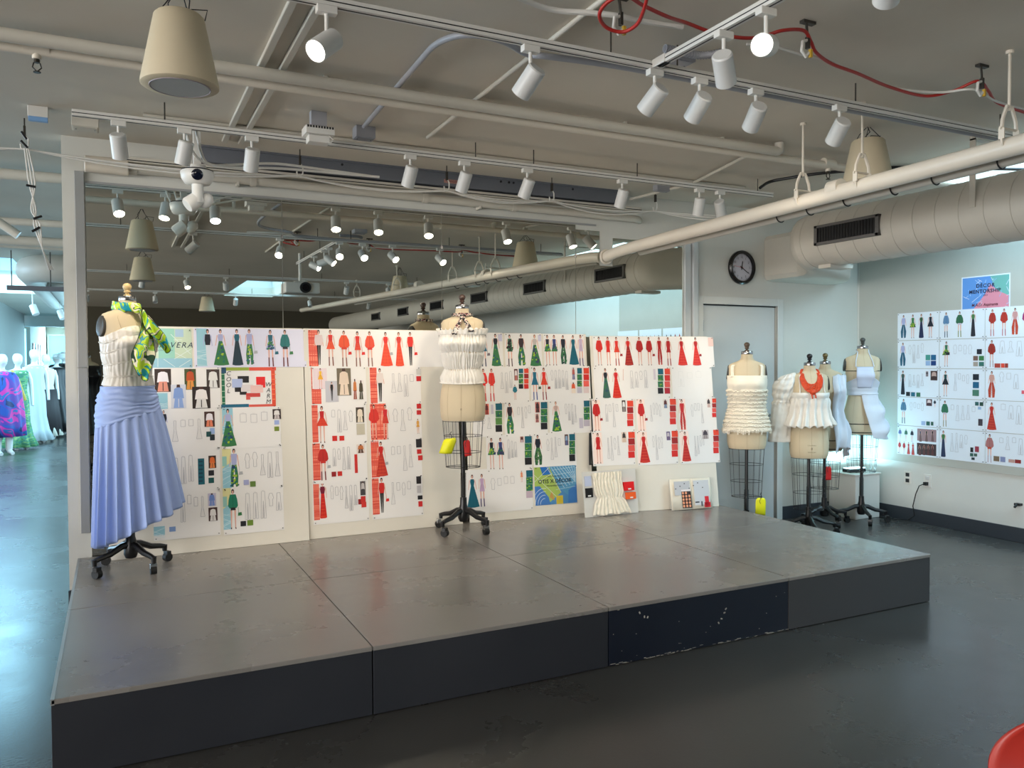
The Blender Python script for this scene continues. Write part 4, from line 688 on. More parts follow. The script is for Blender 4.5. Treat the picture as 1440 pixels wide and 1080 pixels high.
# outlets and cord on right wall
def outlet(y, z, plug, lab):
    T = thing('wall_outlet', (XR, y, z), lab, 'outlet', 'outlets on the right wall'); MB().box((-.004, 0, 0), (.008, .075, .12)).build('cover_plate', M_WHITE, T, bevel=.002)
    for k, dz in enumerate((.028, -.028)):
        MB().box((-.009, 0, dz), (.004, .04, .036)).build('socket', mat('socket_dark' if not plug else 'socket_white', (40, 40, 42) if not plug else (200, 200, 200), .5), T, bevel=.002)
outlet(1.83, .415, False, 'wall outlet with dark sockets, left of the plugged one'); outlet(1.62, .41, True, 'wall outlet with a black plug and cord')
p0 = Vector((XR-.03, 1.62, .385)); m = MB().box((XR-.03, 1.62, .385), (.035, .03, .03)); m.tube([p0+Vector((-.02, 0, 0)), p0+Vector((-.05, .03, -.02)), (XR-.06, 1.70, .28), (XR-.06, 1.73, .16), (XR-.05, 1.72, .07), (XR-.06, 1.78, .015), (XR-.1, 1.9, .007), (XR-.12, 2.05, .007)], .0045, 6)
tag(m.build('power_cord', M_RUBBER, smooth=40), 'black power cord plugged in low on the right wall', 'cord')
q = at(1434, 709, 'X', XR); m = MB().box((XR-.02, q.y, q.z), (.04, .05, .02)); m.cyl((XR-.04, q.y, q.z), (XR-.07, q.y, q.z-.02), .01); tag(m.build('wall_bracket', M_BLACK), 'small black bracket low on the right wall at the frame edge', 'bracket')
# clock
T = thing('wall_clock', (5.5, YW, 2.418), 'round black-rimmed wall clock with a pale dial above the door', 'clock')
R_ = Matrix.Rotation(PI/2, 3, 'X')
MB().lathe([(.146, 0), (.158, .008), (.158, .03), (.146, .042), (.128, .036), (.126, .018), (.126, .005)], (0, 0, 0), 48, R_).build('rim', mat('black_gloss_plastic', (10, 10, 12), .25), T, smooth=40)
MB().cyl((0, -.004, 0), (0, -.014, 0), .130, n=40).build('dial', mat('clock_dial', (190, 190, 200), .5), T)
m = MB()
for k in range(60):
    a = 2*PI*k/60; l = .012 if k % 5 == 0 else .006; c = Vector((math.sin(a)*.118, -.0155, math.cos(a)*.118)); m.box(c, (.003 if k % 5 == 0 else .0015, .001, l), Matrix.Rotation(a, 3, 'Y'))
m.build('minute_marks', M_DARK, T)
for k in range(1, 13):
    a = 2*PI*k/12; text_mesh(str(k), .030, M_DARK, T, Matrix.Translation((math.sin(a)*.096, -.0156, math.cos(a)*.096)) @ Matrix.Rotation(PI/2, 4, 'X'), name='numeral')
def hand(name, ang, l, w, mt):
    m = MB(); m.box((0, -.019, l/2-.012), (w, .002, l+.02)); o = m.build(name, mt, T); o.rotation_euler = (0, ang, 0); return o
hand('hour_hand', math.radians(8), .06, .008, M_BLACK); hand('minute_hand', math.radians(122), .09, .006, M_BLACK); hand('second_hand', math.radians(278), .1, .002, M_TAGR)
MB().cyl((0, -.014, 0), (0, -.022, 0), .007, n=12).build('hub', M_BLACK, T)
# ------------------------------------------------------------------ dress forms
# torso table, height above the torso's lower edge: z, half width, half depth, y offset (front is -Y)
BODY = [(0, .155, .118, 0), (.05, .163, .124, 0), (.14, .166, .126, .004), (.22, .158, .118, .004), (.30, .138, .102, 0), (.37, .124, .092, -.004), (.42, .128, .096, -.006), (.50, .142, .112, -.012), (.56, .150, .122, -.018), (.62, .152, .112, -.010), (.67, .158, .094, 0), (.705, .158, .078, .004), (.728, .140, .066, .006), (.742, .108, .058, .006), (.752, .078, .053, .004), (.762, .060, .050, .002), (.782, .050, .047, -.004), (.812, .047, .045, -.008)]
def body(z):
    for a, b in zip(BODY, BODY[1:]):
        if z <= b[0]:
            t = max(0, (z-a[0])/(b[0]-a[0])); t2 = t*t*(3-2*t); return [a[i]+(b[i]-a[i])*t2 for i in (1, 2, 3)]
    return BODY[-1][1:]
def bp(th, z, off=0, zz=None):
    rx, ry, yo = body(z); n = 2.25; c, s_ = math.cos(th), math.sin(th)
    k = (abs(s_)**n+abs(c)**n)**(-1/n)
    bust = .022*math.exp(-((z-.55)/.05)**2)*(math.exp(-((th-.5)/.33)**2)+math.exp(-((th+.5)/.33)**2))
    return Vector(((rx+off+bust)*s_*k, -(ry+off+bust)*c*k+yo, z if zz is None else zz))
def form(loc, rz, zt, label, knob, legrot=.3, tape=False, cageh=.36, tagc=None, stamp=True, legs=4, cut=None):
    """zt: height of the torso's lower edge above the base"""
    T = thing('dress_form', loc, label, 'dress form', 'linen dress forms on rolling bases', rz)
    for k in range(legs):
        a = legrot+2*PI*k/legs; d = Vector((math.cos(a), math.sin(a), 0)); m = MB()
        m.tube([d*.015+Vector((0, 0, .155)), d*.06+Vector((0, 0, .15)), d*.13+Vector((0, 0, .118)), d*.19+Vector((0, 0, .108)), d*.225+Vector((0, 0, .098))], .016, 8, rf=lambda t: .022-.008*t)
        m.cyl(d*.225+Vector((0, 0, .108)), d*.225+Vector((0, 0, .070)), .016, .013)
        o = m.build('base_leg', M_BLACK, T, smooth=40)
        n = Vector((-d.y, d.x, 0)); c = MB(); q = d*.232+Vector((0, 0, .028)); e = Vector((math.cos(a+.9*k), math.sin(a+.9*k), 0))
        q = d*.225+e*.018+Vector((0, 0, .027)); c.cyl(q-e.orthogonal().cross(e).normalized()*0+Vector((-e.y, e.x, 0))*-.017, q+Vector((-e.y, e.x, 0))*.017, .026, n=16); c.build('caster', M_RUBBER, o, smooth=40)
        c = MB(); c.box(q+Vector((0, 0, .024)), (.03, .04, .03), Matrix.Rotation(a+.9*k, 3, 'Z')); c.build('caster_fork', M_STEEL if k % 2 else M_BLACK, o, bevel=.003)
    MB().lathe([(.0, .075), (.030, .075), (.040, .10), (.036, .16), (.026, .20), (.024, .25), (.0, .25)], n=16).build('base_hub', M_BLACK, T, smooth=45)
    MB().cyl((0, 0, .2), (0, 0, zt+.02), .0145, n=12).build('pole', M_BLACK, T, smooth=40)
    m = MB()
    for k in range(16): m.torus((0, 0, .26+k*.011), .019, .0028, 14, 5)
    m.build('height_spring', M_BLACK, T, smooth=40)
    # wire cage
    cg = MB(); cg.torus((0, 0, zt-.004), .150, .0022, 40, 5, sy=.76); cage = cg.build('wire_cage', M_BLACK, T)
    RR = [(zt-.004, 1.0), (zt-cageh*.33, .94), (zt-cageh*.68, .89), (zt-cageh, .84)]
    for z, k in RR[1:]: MB().torus((0, 0, z), .150*k, .0022, 40, 5, sy=.76).build('cage_ring', M_BLACK, cage)
    for k in range(14):
        a = 2*PI*(k+.5)/14; MB().tube([(.150*kk*math.cos(a), .150*.76*kk*math.sin(a), z) for z, kk in RR], .0018, 4).build('cage_wire', M_BLACK, cage)
    m = MB(); z = zt-cageh
    for a in (0, PI/2): m.cyl((.126*math.cos(a), .096*math.sin(a), z), (-.126*math.cos(a), -.096*math.sin(a), z), .003, n=6)
    m.build('cage_brace', M_BLACK, cage)
    m = MB(); N_ = 56; zs = [0, .02, .05, .09, .14, .18, .22, .26, .30, .335, .37, .395, .42, .46, .50, .53, .56, .59, .62, .645, .67, .69, .705, .718, .728, .736, .742, .748, .754, .761, .764, .772, .782, .796, .812]
    rs = [[bp(2*PI*k/N_, .0, -.012)+Vector((0, 0, zt)) for k in range(N_)]]+[[bp(2*PI*k/N_, z, -.006 if z == 0 else 0)+Vector((0, 0, zt)) for k in range(N_)] for z in zs]
    m.rings(rs); tor = m.build('torso', M_LINEN, T, smooth=60)
    m = MB(); m.tube([bp(0, z, .0008)+Vector((0, 0, zt)) for z in zs[:-1]], .0011, 4); m.tube([bp(PI, z, .0008)+Vector((0, 0, zt)) for z in zs[:-1]], .0011, 4)
    for q in (-.62, .62): m.tube([bp(q, z, .0006)+Vector((0, 0, zt)) for z in zs[:24]], .0009, 4)
    m.build('seam_lines', mat('linen_seam', (176, 160, 132), .8), tor)
    for sd in (-1, 1):
        m = MB(); q = Vector((sd*.150, .004, zt+.655)); Rm = Matrix.Rotation(sd*PI/2, 3, 'Y') @ Matrix.Rotation(0, 3, 'Z'); Rm = Matrix.Rotation(-sd*.12, 3, 'Y') @ Rm
        rs = []
        for r_, h in ((1, -.004), (1, .012), (.9, .016)): rs.append([q+Rm @ Vector((.062*r_*math.cos(2*PI*k/24), .040*r_*math.sin(2*PI*k/24), h)) for k in range(24)])
        m.rings(rs); m.build('arm_plate', M_PLATE, T, smooth=40)
    MB().lathe([(.0, .810), (.048, .810), (.049, .813), (.049, .834), (.046, .838), (0, .840)], (0, -.008, zt), 28).build('neck_cap', M_STEEL, T, smooth=40)
    MB().lathe([(0, .836)]+[(r_, .838+(z_-.876)*.72) for r_, z_ in [(.020, .876), (.022, .884), (.012, .892), (.010, .900), (.019, .908), (.020, .914), (.015, .920), (.019, .930), (.024, .945), (.025, .958), (.019, .974), (.009, .982), (.001, .984)]], (0, -.008, zt), 20).build('finial', knob, T, smooth=60)
    if tape:
        for z in ((.60, .10, .02) if tape == 2 else (.10, .02)):
            m = MB(); m.rings([[bp(2*PI*k/N_, z+dz, .0015)+Vector((0, 0, zt)) for k in range(N_)] for dz in (-.004, .004)], cap=False); m.build('style_tape', M_DARK, T)
    if stamp:
        for body_, z, sz in ((('8'), .085, .030), ('COLLAPSIBLE', .115, .012), ('DRESS FORM', .055, .012)) if stamp == 2 else (('8', .085, .022),):
            p = bp(0, z, .0015); text_mesh(body_, sz, mat('stamp_ink', (120, 104, 84), .7), tor, Matrix.Translation(p+Vector((0, 0, zt))) @ Matrix.Rotation(PI/2, 4, 'X'), name='size_stamp')
    return T
def garment(name, form_loc, rz, zt, fn, nu, nv, m, label, cat, closed=True, solid=.002, th0=-PI, th1=PI):
    """fn(theta, t) -> point in form coordinates (z above torso edge)"""
    g_ = MB(); n = nu
    vs = [fn(th0+(th1-th0)*i/nu, j/nv)+Vector((0, 0, zt)) for j in range(nv+1) for i in range(nu+(0 if closed else 1))]
    w = nu if closed else nu+1; fs = []
    for j in range(nv):
        for i in range(nu):
            i2 = (i+1) % w if closed else i+1; fs.append((j*w+i, j*w+i2, (j+1)*w+i2, (j+1)*w+i))
    g_.add(vs, fs); o = g_.build(name, m, smooth=80, solid=solid); o.location = form_loc; o.rotation_euler = (0, 0, rz)
    return tag(o, label, cat)
def child(mb, name, m, parent, **k):
    return mb.build(name, m, parent, **k)
def nz(x, y, z=0): return noise.noise(Vector((x, y, z)))

# 1. the form in the blue skirt
L1 = Vector((.30, 1.93, HP)); A1 = .55; Z1 = .80
form(L1, A1, Z1, 'dress form with a light wood finial, wearing the blue pleated skirt', M_WOODF, legrot=.0, stamp=False)
def f(th, t):
    z = .31+t*.35; z -= .055*t*math.sin(th)**2+.02*t*(1-math.cos(th))*.5 + .008*(1-t)*math.cos(th)
    rip = .0035*math.sin(th*34+4*nz(th*3, z*9))*(.6+.6*abs(nz(th*5, z*8)))+.004*nz(th*4, z*14)
    seam = -.004*sum(math.exp(-((t-c)/.022)**2) for c in (.18, .42, .66, .86))
    zc = min(z, .69); p = bp(th, zc, .008+rip+seam); p.z = z; return p
tp = garment('strapless_top', L1, A1, Z1, f, 130, 60, M_SATIN, 'white satin strapless top with curved seams, worn above the blue skirt', 'top')
for c in (.18, .42, .66, .86):
    m = MB(); m.tube([f(2*PI*k/72, c)+(f(2*PI*k/72, c)*1).normalized()*0+Vector((math.sin(2*PI*k/72), -math.cos(2*PI*k/72), 0))*.007+Vector((0, 0, Z1)) for k in range(72)], .0032, 6, True); child(m, 'seam_piping', M_SATIN, tp, smooth=60)
MB().span((0, 0, 0), (0, 0, 0))
def yoke_low(th): return .11+.05*math.sin(th+.5)
def f(th, t):
    zl = yoke_low(th); z = zl+(.305-zl)*t; zb = max(0, z)
    fold = .0048*math.sin((t*6.5+.9*math.sin(th+.6)+.9*nz(th*1.3, t*3))*2*PI)*(.25+.75*abs(nz(th*1.6, t*4)*1.6))
    p = bp(th, zb, .013+fold+.006*(1-t)); p.z = z; return p
garment('skirt_yoke', L1, A1, Z1, f, 110, 60, M_BLUE, 'ruched periwinkle blue wrap yoke sitting at the hips above the pleats', 'skirt')
def f(th, t):
    zt0 = yoke_low(th)+.012; hem = -.555-.10*math.cos(th+PI-.2-1.0)*1.0
    hem = -.53+.11*math.cos(th-1.2); z = zt0+(hem-zt0)*t
    base = bp(th, max(0, zt0), .016); fl = t**.85
    R_h = .238+.050*math.cos(th-1.0); dirv = Vector((math.sin(th), -math.cos(th)*.92, 0))
    p = base*(1-fl)+dirv*R_h*fl; pl = math.sin(th*21+2.2*nz(th*1.3, 0, 3)+.8*t*nz(th*2, 1)); pl = math.copysign(abs(pl)**.7, pl)
    p += dirv*(.004+.024*t**.8)*pl*(1+.4*nz(th*2.5, 7)); p += Vector((math.cos(th), math.sin(th)*.9, 0))*.010*t*math.sin(th*21*1+1.2); p.z = z+.006*math.sin(th*21)*t
    return p
garment('pleated_skirt', L1, A1, Z1, f, 520, 46, M_BLUE, 'long periwinkle blue pleated skirt with a slanting hem, left form', 'skirt', solid=.0015)
# silk scarf
m = MB(); pts = [bp(2*PI*k/40, .775+.012*math.cos(2*PI*k/40), .014)+Vector((0, 0, Z1-.018*math.cos(2*PI*k/40)-.0)) for k in range(40)]
def twist(pts, w, h, closed=True, tw=3):
    rs = []; n = len(pts)
    for i, p in enumerate(pts):
        a = pts[(i+1) % n] if (closed or i < n-1) else p; b = pts[i-1] if (closed or i) else p; t = (a-b).normalized(); up = Vector((0, 0, 1)); s_ = t.cross(up).normalized(); ww = w*(1+.25*nz(i*.5, 2)); ph = i*2*PI*tw/n
        rs.append([p+up*ww*math.cos(2*PI*k/12)*(1+.15*math.cos(3*(2*PI*k/12)+ph))+s_*h*math.sin(2*PI*k/12)*(1+.3*math.cos(3*(2*PI*k/12)+ph)) for k in range(12)])
    return rs
m.rings(twist(pts, .026, .011), cap=False, closed=True); sc = m.build('silk_scarf', M_SCARF, smooth=70); sc.location = L1; sc.rotation_euler = (0, 0, A1); tag(sc, 'lime and teal silk scarf knotted at the neck of the left dress form', 'scarf')
kn = bp(.15, .765, .03)+Vector((0, -.01, Z1-.01)); m = MB(); m.lathe([(0, -.024), (.018, -.016), (.025, 0), (.018, .016), (0, .022)], kn, 14); child(m, 'knot', M_SCARF, sc, smooth=70)
def tail(x1, z1, w0, w1, sw, name):
    def g_(s_, t):
        c = kn+Vector((x1*t+.02*math.sin(t*5+sw), -.014-.075*math.sin(min(1, t*1.3)*PI*.5), z1*t)); w = w0+(w1-w0)*min(1, t*1.5)*(1 if t < .72 else 1-(t-.72)/.28*.75)
        return c+Vector(((s_-.5)*w, -.014*math.sin(s_*9+t*6+sw), (.02*math.sin(s_*6+sw)*t)))
    o = child(MB().grid(g_, 18, 30), name, M_SCARF, sc, smooth=70, solid=.0015)
    m = MB(); m.tube([g_(0, j/30) for j in range(31)], .0022, 5); m.tube([g_(1, j/30) for j in range(31)], .0022, 5); m.tube([g_(i/18, 1) for i in range(19)], .0022, 5); child(m, 'dark_hem', mat('dark_green_edge', (28, 50, 40), .5), o)
tail(-.015, -.40, .03, .135, .5, 'scarf_tail'); tail(.12, -.235, .03, .085, 2.1, 'scarf_tail')
# 2. the ruched top form
L2 = Vector((2.50, 2.02, HP)); A2 = -.50; Z2 = .815
form(L2, A2, Z2, 'dress form in the ruched white top, centre of the platform', mat('dark_finial', (70, 52, 44), .35), legrot=.95, cageh=.34)
def f(th, t):
    z = .275+t*.365; tiers = 1-.0*t
    pinch = -.010*math.exp(-((z-.515+.02)/.012)**2)-.008*math.exp(-((z-.375)/.014)**2)
    puff = .008+.009*math.exp(-((z-.56)/.05)**2)+.006*math.exp(-((z-.44)/.04)**2)+.010*math.exp(-((z-.315)/.04)**2)
    band = 0 if z < .375 else (1 if z < .495 else 2)
    w = .0055*math.sin(th*46+5*nz(th*4, band*3, z*6)+band*1.3)+.003*nz(th*22, z*26, band)
    wav = .006*math.sin(th*3+band*2)*.4
    p = bp(th, min(z, .66), puff+pinch+w+wav); p.z = z-.006*math.cos(th)*(1-t); return p
tp = garment('ruched_top', L2, A2, Z2, f, 300, 70, M_WFAB, 'white tiered ruched strapless top on the centre dress form', 'top', solid=.0015)
def fr(k, z0, h, amp, out):
    def g_(th, t):
        w = amp*math.sin(th*30+2*nz(th*3, k))*(.2+t); p = bp(th, min(z0, .66), .022+out*t+w); p.z = z0+h*t+.008*math.sin(th*30+1.3)*t; return p
    return g_
def frill(par, k, z0, h, amp, out, mt, nm, zt, nu=260):
    g_ = fr(k, z0, h, amp, out); m = MB(); nv = 8
    m.add([g_(2*PI*i/nu, j/nv)+Vector((0, 0, zt)) for j in range(nv+1) for i in range(nu)], [(j*nu+i, j*nu+(i+1) % nu, (j+1)*nu+(i+1) % nu, (j+1)*nu+i) for j in range(nv) for i in range(nu)])
    return child(m, nm, mt, par, smooth=80, solid=.0015)
frill(tp, 1, .620, .040, .008, .006, M_WFAB, 'top_frill', Z2)
m = MB(); m.tube([f(2*PI*k/90, 0)+Vector((math.sin(2*PI*k/90), -math.cos(2*PI*k/90), 0))*.004+Vector((0, 0, Z2)) for k in range(90)], .005, 6, True); child(m, 'hem_band', M_WFAB, tp, smooth=60)
m = MB(); pts = [bp(2*PI*k/36, .765, .010)+Vector((0, 0, Z2)) for k in range(36)]; m.rings(twist(pts, .012, .008, tw=8), cap=False, closed=True); sc = m.build('neck_scarf', M_SCARFB, smooth=60); sc.location = L2; sc.rotation_euler = (0, 0, A2); tag(sc, 'thin dark patterned scarf tied at the neck of the centre dress form', 'scarf')
for x1, z1 in ((-.055, -.14), (.075, -.12)):
    kn = bp(.1, .757, .012)+Vector((0, 0, Z2)); g_ = lambda s_, t, x1=x1, z1=z1: kn+Vector((x1*t+(s_-.5)*(.02+.026*t), -.018-.075*t+.006*math.sin(s_*5+t*6), z1*t)); child(MB().grid(g_, 6, 14), 'scarf_tail', M_SCARFB, sc, smooth=60, solid=.001)
def hangtag(name, loc, rz, w, h, mt, lab, curl=0, tilt=0):
    T = thing(name, loc, lab, 'tag', None, rz); m = MB()
    def g_(s_, t): return Vector(((s_-.5)*w*(1 if t > .14 else .6+t*2.8), -.02*math.sin(s_*PI)*curl-.01*curl*math.sin(t*3), -t*h+.02*curl*(s_-.5)))
    o = MB().grid(g_, 8, 8).build('card', mt, T, smooth=60, solid=.002); o.rotation_euler = (0, tilt, 0)
    m = MB(); m.tube([(0, 0, -.012), (.008, -.004, .012), (-.006, 0, .03), (.004, .002, .045)], .0028, 5); m.tube([(0, -.004, 0), (-.012, -.006, -.03), (-.004, -.006, -.05)], .0022, 5); m.build('ribbon_tie', M_BLACK, T)
    return T
q = at(634, 616, 'Y', 1.86); hangtag('hanging_tag', q, -.4, .085, .115, M_YELLOW, 'curled yellow card tag hanging on the cage of the centre dress form', 1.3, .35)
q = at(656, 619, 'Y', 1.93); hangtag('hanging_tag', q, -.4, .048, .115, M_TAGR, 'red card tag hanging on the cage of the centre dress form', .15, -.1)
# 3. tiered fringe form
L3 = Vector((5.12, 1.93, 0)); A3 = -.72; Z3 = .79
form(L3, A3, Z3, 'dress form in the fringed white tank, leftmost behind the platform', mat('brown_finial', (90, 74, 60), .35), legrot=.4, stamp=False, cageh=.42)
def f(th, t):
    z = .155+t*.475; off = .014+.016*(1-t); p = bp(th, min(z, .64), off+.002*math.sin(th*9)); p.z = z-.006*math.cos(th)*(1-t); return p
tk = garment('fringed_tank_top', L3, A3, Z3, f, 96, 24, M_CREAM, 'cream tank top covered in rows of looped fringe, left of the necklace form', 'top')
for q in (-1, 1):
    m = MB()
    def g_(s_, t, q=q):
        a = q*(.78+.10*(s_-.5)*2); 
        if t < .5: k = t/.5; p = bp(a+(q*.0), .615+.115*k, .014-.004*k); p.z += 0
        else: k = (t-.5)/.5; p = bp(q*(PI-.75)+q*-(1-0)*0+q*.1*(s_-.5)*-2, .73-.11*k, .012)
        return p+Vector((0, 0, Z3))
    child(MB().grid(g_, 4, 22), 'shoulder_strap', M_CREAM, tk, smooth=60, solid=.003)
for r in range(11):
    m = MB(); z = .505-.033*r; n = 84; random.seed(r)
    for k in range(n):
        th = 2*PI*k/n; t = (z-.155)/.475; p = bp(th, max(0, z), .016+.016*(1-t)+.004); p.z = z+Z3+random.uniform(-.004, .004); d_ = Vector((math.sin(th), -math.cos(th), 0)); s_ = Vector((math.cos(th), math.sin(th), 0)); h = random.uniform(.017, .026) if r < 10 else random.uniform(.02, .05); o_ = random.uniform(.006, .014)
        a = p-s_*.0055; b = p+s_*.0055; m.add([a, b, b+d_*o_-Vector((0, 0, h*.45)), a+d_*o_-Vector((0, 0, h*.45)), b+d_*o_*.4-Vector((0, 0, h)), a+d_*o_*.4-Vector((0, 0, h))], [(0, 1, 2, 3), (3, 2, 4, 5)])
    m.tube([bp(2*PI*k/60, max(0, z), .016+.016*(1-(z-.155)/.475)+.003)+Vector((0, 0, Z3+.003+z-max(0, z))) for k in range(60)], .0045, 5, True)
    child(m, 'fringe_row', M_CREAM, tk, solid=.002)
q = at(1070, 700, 'Y', 1.80); hangtag('hanging_tag', q, -.6, .085, .15, M_YELLOW, 'bright yellow card tag hanging under the leftmost form behind the platform', .1, .03)
# 5. the form behind
L5 = Vector((6.22, 2.08, 0)); A5 = -.75; Z5 = .70
form(L5, A5, Z5, 'dress form with a brass finial, half hidden behind the necklace form', M_BRASS, legrot=.5, tape=1, cageh=.36, stamp=2)
q = at(1165, 656, 'Y', 1.93); hangtag('hanging_tag', q, -.6, .05, .125, M_TAGR, 'red card tag on the cage of the half hidden dress form', .1)
def f(th, t):
    z = .71-t*(.74); sh = math.exp(-((th-1.05)/.6)**2); p = bp(th, max(0.0, min(z, .70)), .020+.035*t+.014*math.sin(th*13+3*t)*(.3+t)+.022*nz(th*2.4, t*4, 8)); p.z = z+.07*math.cos((th-.95)*2)*t+.02*nz(th*4, 1); return p
garment('draped_white_jacket', L5, A5, Z5, f, 70, 36, M_COOLFAB, 'cool white jacket draped on the right side of the half hidden form', 'jacket', closed=False, th0=.35, th1=2.3)
# 4. necklace form
L4_ = Vector((5.72, 1.80, 0)); A4 = -.62; Z4 = .69
form(L4_, A4, Z4, 'dress form with a dark finial and orange necklace', mat('black_finial', (34, 30, 32), .3), legrot=.1, stamp=2, cageh=.46)
def f(th, t):
    if t < .28:
        k = t/.28; z = .575-.05*k; p = bp(th, z, .010+.003*math.sin(th*6)); p.z = z; return p
    k = (t-.28)/.72; z = .525-.245*k; pl = math.sin(th*19+3*nz(th*1.7, 4)+.6*k); p = bp(th, max(0, z), .012+.055*k**.8+(.005+.017*k)*pl+.006*nz(th*4, k*4)); p.z = z+.012*math.sin(th*19+1)*k+.02*nz(th*1.2, 9)*k; return p
tp = garment('peplum_camisole', L4_, A4, Z4, f, 300, 44, M_WFAB, 'white camisole with thin straps and a gathered peplum, necklace form', 'top', solid=.0015)
for q in (-.62, .62):
    child(MB().tube([bp(q, z, .008)+Vector((0, 0, Z4)) for z in (.57, .61, .65, .69, .715, .735)]+[bp(PI-q, z, .006)+Vector((0, 0, Z4)) for z in (.735, .70, .65, .60, .56)], .005, 6), 'strap', M_WFAB, tp, smooth=60)
# puffed sleeve blouse hanging off the left shoulder of the same form
J4 = Matrix.Rotation(A4, 3, 'Z')
def slv(th, t):
    r_ = [(0, .05), (.06, .082), (.16, .105), (.30, .088), (.38, .070), (.44, .082), (.6, .085), (.8, .092), (1, .10)]
    for a, b in zip(r_, r_[1:]):
        if t <= b[0]: k = (t-a[0])/(b[0]-a[0]); R_q = a[1]+(b[1]-a[1])*k*k*(3-2*k); break
    z = .735-.60*t; x = -.175-.045*math.sin(min(1, t*2.2)*PI*.5)-.03*t; puffn = .012*nz(th*2.2, t*16, 5)*(1 if t < .5 else .4)+.006*math.sin(th*11+t*9)*(1 if t < .45 else .35)
    fl = .62 if t > .42 else .8
    return Vector((x+(R_q+puffn)*math.cos(th)*1.0, .0+(R_q*fl+puffn)*math.sin(th), z+.015*math.cos(th)*(t < .1)))
garment('puffed_sleeve', L4_, A4, Z4, slv, 90, 90, M_WFAB, 'crumpled white puffed sleeve hanging at the left of the necklace form', 'sleeve', solid=.002)
# necklace
m = MB(); nk = None
def chest(x, z, o):
    rx, ry, yo = body(z); return Vector((x, yo-ry*math.sqrt(max(0, 1-(min(abs(x), rx*.98)/rx)**2.2))-o-.018*math.exp(-((z-.55)/.05)**2), z))
for k in range(7):
    pts = []
    for i in range(37):
        t = i/18-1; w_ = .058+.005*k; x = math.copysign(w_*abs(math.sin(t*PI/2))**.75, t) if t else 0
        if abs(t) > .8: x *= 1-.25*(abs(t)-.8)/.2
        z = .772-(.125+.011*k)*math.cos(t*PI/2)**.8; pts.append(chest(x*1.1, z+.003*math.sin(i*2.1+k*2), .010+.003*math.sin(i*1.7+k)+.002*k)+Vector((0, .03*max(0, abs(t)-.8)/.2, Z4)))
    m.tube(pts, .0055, 5)
pts = [bp(PI*.5+PI*i/18, .772, .010)+Vector((0, 0, Z4)) for i in range(19)]
for k in range(3): m.tube([p+Vector((0, 0, .006*(k-1))) for p in pts], .0045, 5)
nk = m.build('cord_necklace', M_ORANGE, smooth=60); nk.location = L4_; nk.rotation_euler = (0, 0, A4); tag(nk, 'orange-red twisted cord necklace knotted at the front', 'necklace')
m = MB(); c = bp(0, .585, .018)+Vector((0, 0, Z4)); m.lathe([(0, -.03), (.02, -.022), (.032, 0), (.022, .018), (0, .026)], c, 12); m.tube([c, c+Vector((.02, -.01, -.03)), c+Vector((.025, -.006, -.055))], .006, 5); m.tube([c, c+Vector((-.01, -.012, -.03)), c+Vector((-.004, -.008, -.06))], .006, 5); child(m, 'knot', M_ORANGE, nk, smooth=60)
# 6. halter form
L6 = Vector((6.60, 1.98, 0)); A6 = -.68; Z6 = .845
form(L6, A6, Z6, 'dress form in the white halter top, rightmost in front of the white plinth', mat('grey_finial', (74, 74, 70), .35), legrot=.15, tape=2, cageh=.36, stamp=False)
def f(th, t):
    z = .37+.20*t-.05*t*abs(math.sin(th))*1.6; p = bp(th, z, .008+.002*math.sin(z*120)*(t < .5)); p.z = z; return p
tp = garment('halter_top', L6, A6, Z6, f, 90, 30, M_COOLFAB, 'cool white halter top with a square bib and long neck straps', 'top', closed=True)
bib = lambda s_, t: bp((s_-.5)*.9, .44+.20*t, .0095)+Vector((0, 0, Z6))
child(MB().grid(bib, 14, 12), 'bib', mat('pale_lilac_cotton', (206, 214, 234), .7, bump=.05), tp, smooth=60, solid=.002)
for q in (-1, 1): child(MB().tube([bp(q*.47, .64, .014)+Vector((0, 0, Z6)), bp(q*.44, .69, .010)+Vector((0, 0, Z6)), bp(q*.5, .74, .008)+Vector((0, 0, Z6)), bp(q*.9, .775, .008)+Vector((0, 0, Z6)), bp(q*1.8, .80, .007)+Vector((0, 0, Z6)), bp(q*3.0, .81, .007)+Vector((0, 0, Z6))], .005, 6), 'neck_strap', M_COOLFAB, tp, smooth=60)
def f(th, t):
    z = .385-t*.40; a = th; p = bp(a, max(0, z), .012+.045*t+.018*math.sin(t*15+a*2.2)*min(1, t*3)*math.exp(-((a-1.6)/.9)**2)+.03*math.exp(-((a-1.7)/.7)**2)*t+.004*math.sin(a*8)); p.z = z-.03*t*math.sin(a); return p
g_ = MB(); nu, nv = 64, 44
def e0(t): return -.20+.50*t
g_.grid(lambda s_, t: f(e0(t)+(2.75-e0(t))*s_, t)+Vector((0, 0, Z6)), nu, nv); o = g_.build('draped_half_skirt', M_COOLFAB, smooth=80, solid=.002); o.location = L6; o.rotation_euler = (0, 0, A6); tag(o, 'cool white half skirt draped over the right hip of the halter form', 'skirt')
m = MB(); m.tube([f(-.20+2.95*k/30, 0)+Vector((0, 0, Z6)) for k in range(31)], .007, 6); child(m, 'waistband', M_COOLFAB, o, smooth=60)
L7 = Vector((-.12, -4.25, 0)); A7 = PI-.4
form(L7, A7, .82, 'dress form in black left of the camera, seen only in the mirror edge', M_WOODF, legrot=.4, stamp=False)
def f(th, t):
    z = .70-.95*t; p = bp(th, max(0, min(z, .70)), .02+.06*t**2+.012*math.sin(th*13+t*4)*(.2+t)); p.z = z; return p
garment('black_draped_dress', L7, A7, .82, f, 130, 40, mat('black_satin', (16, 16, 20), .35), 'black draped dress on the form left of the camera, seen only in the mirror', 'dress')
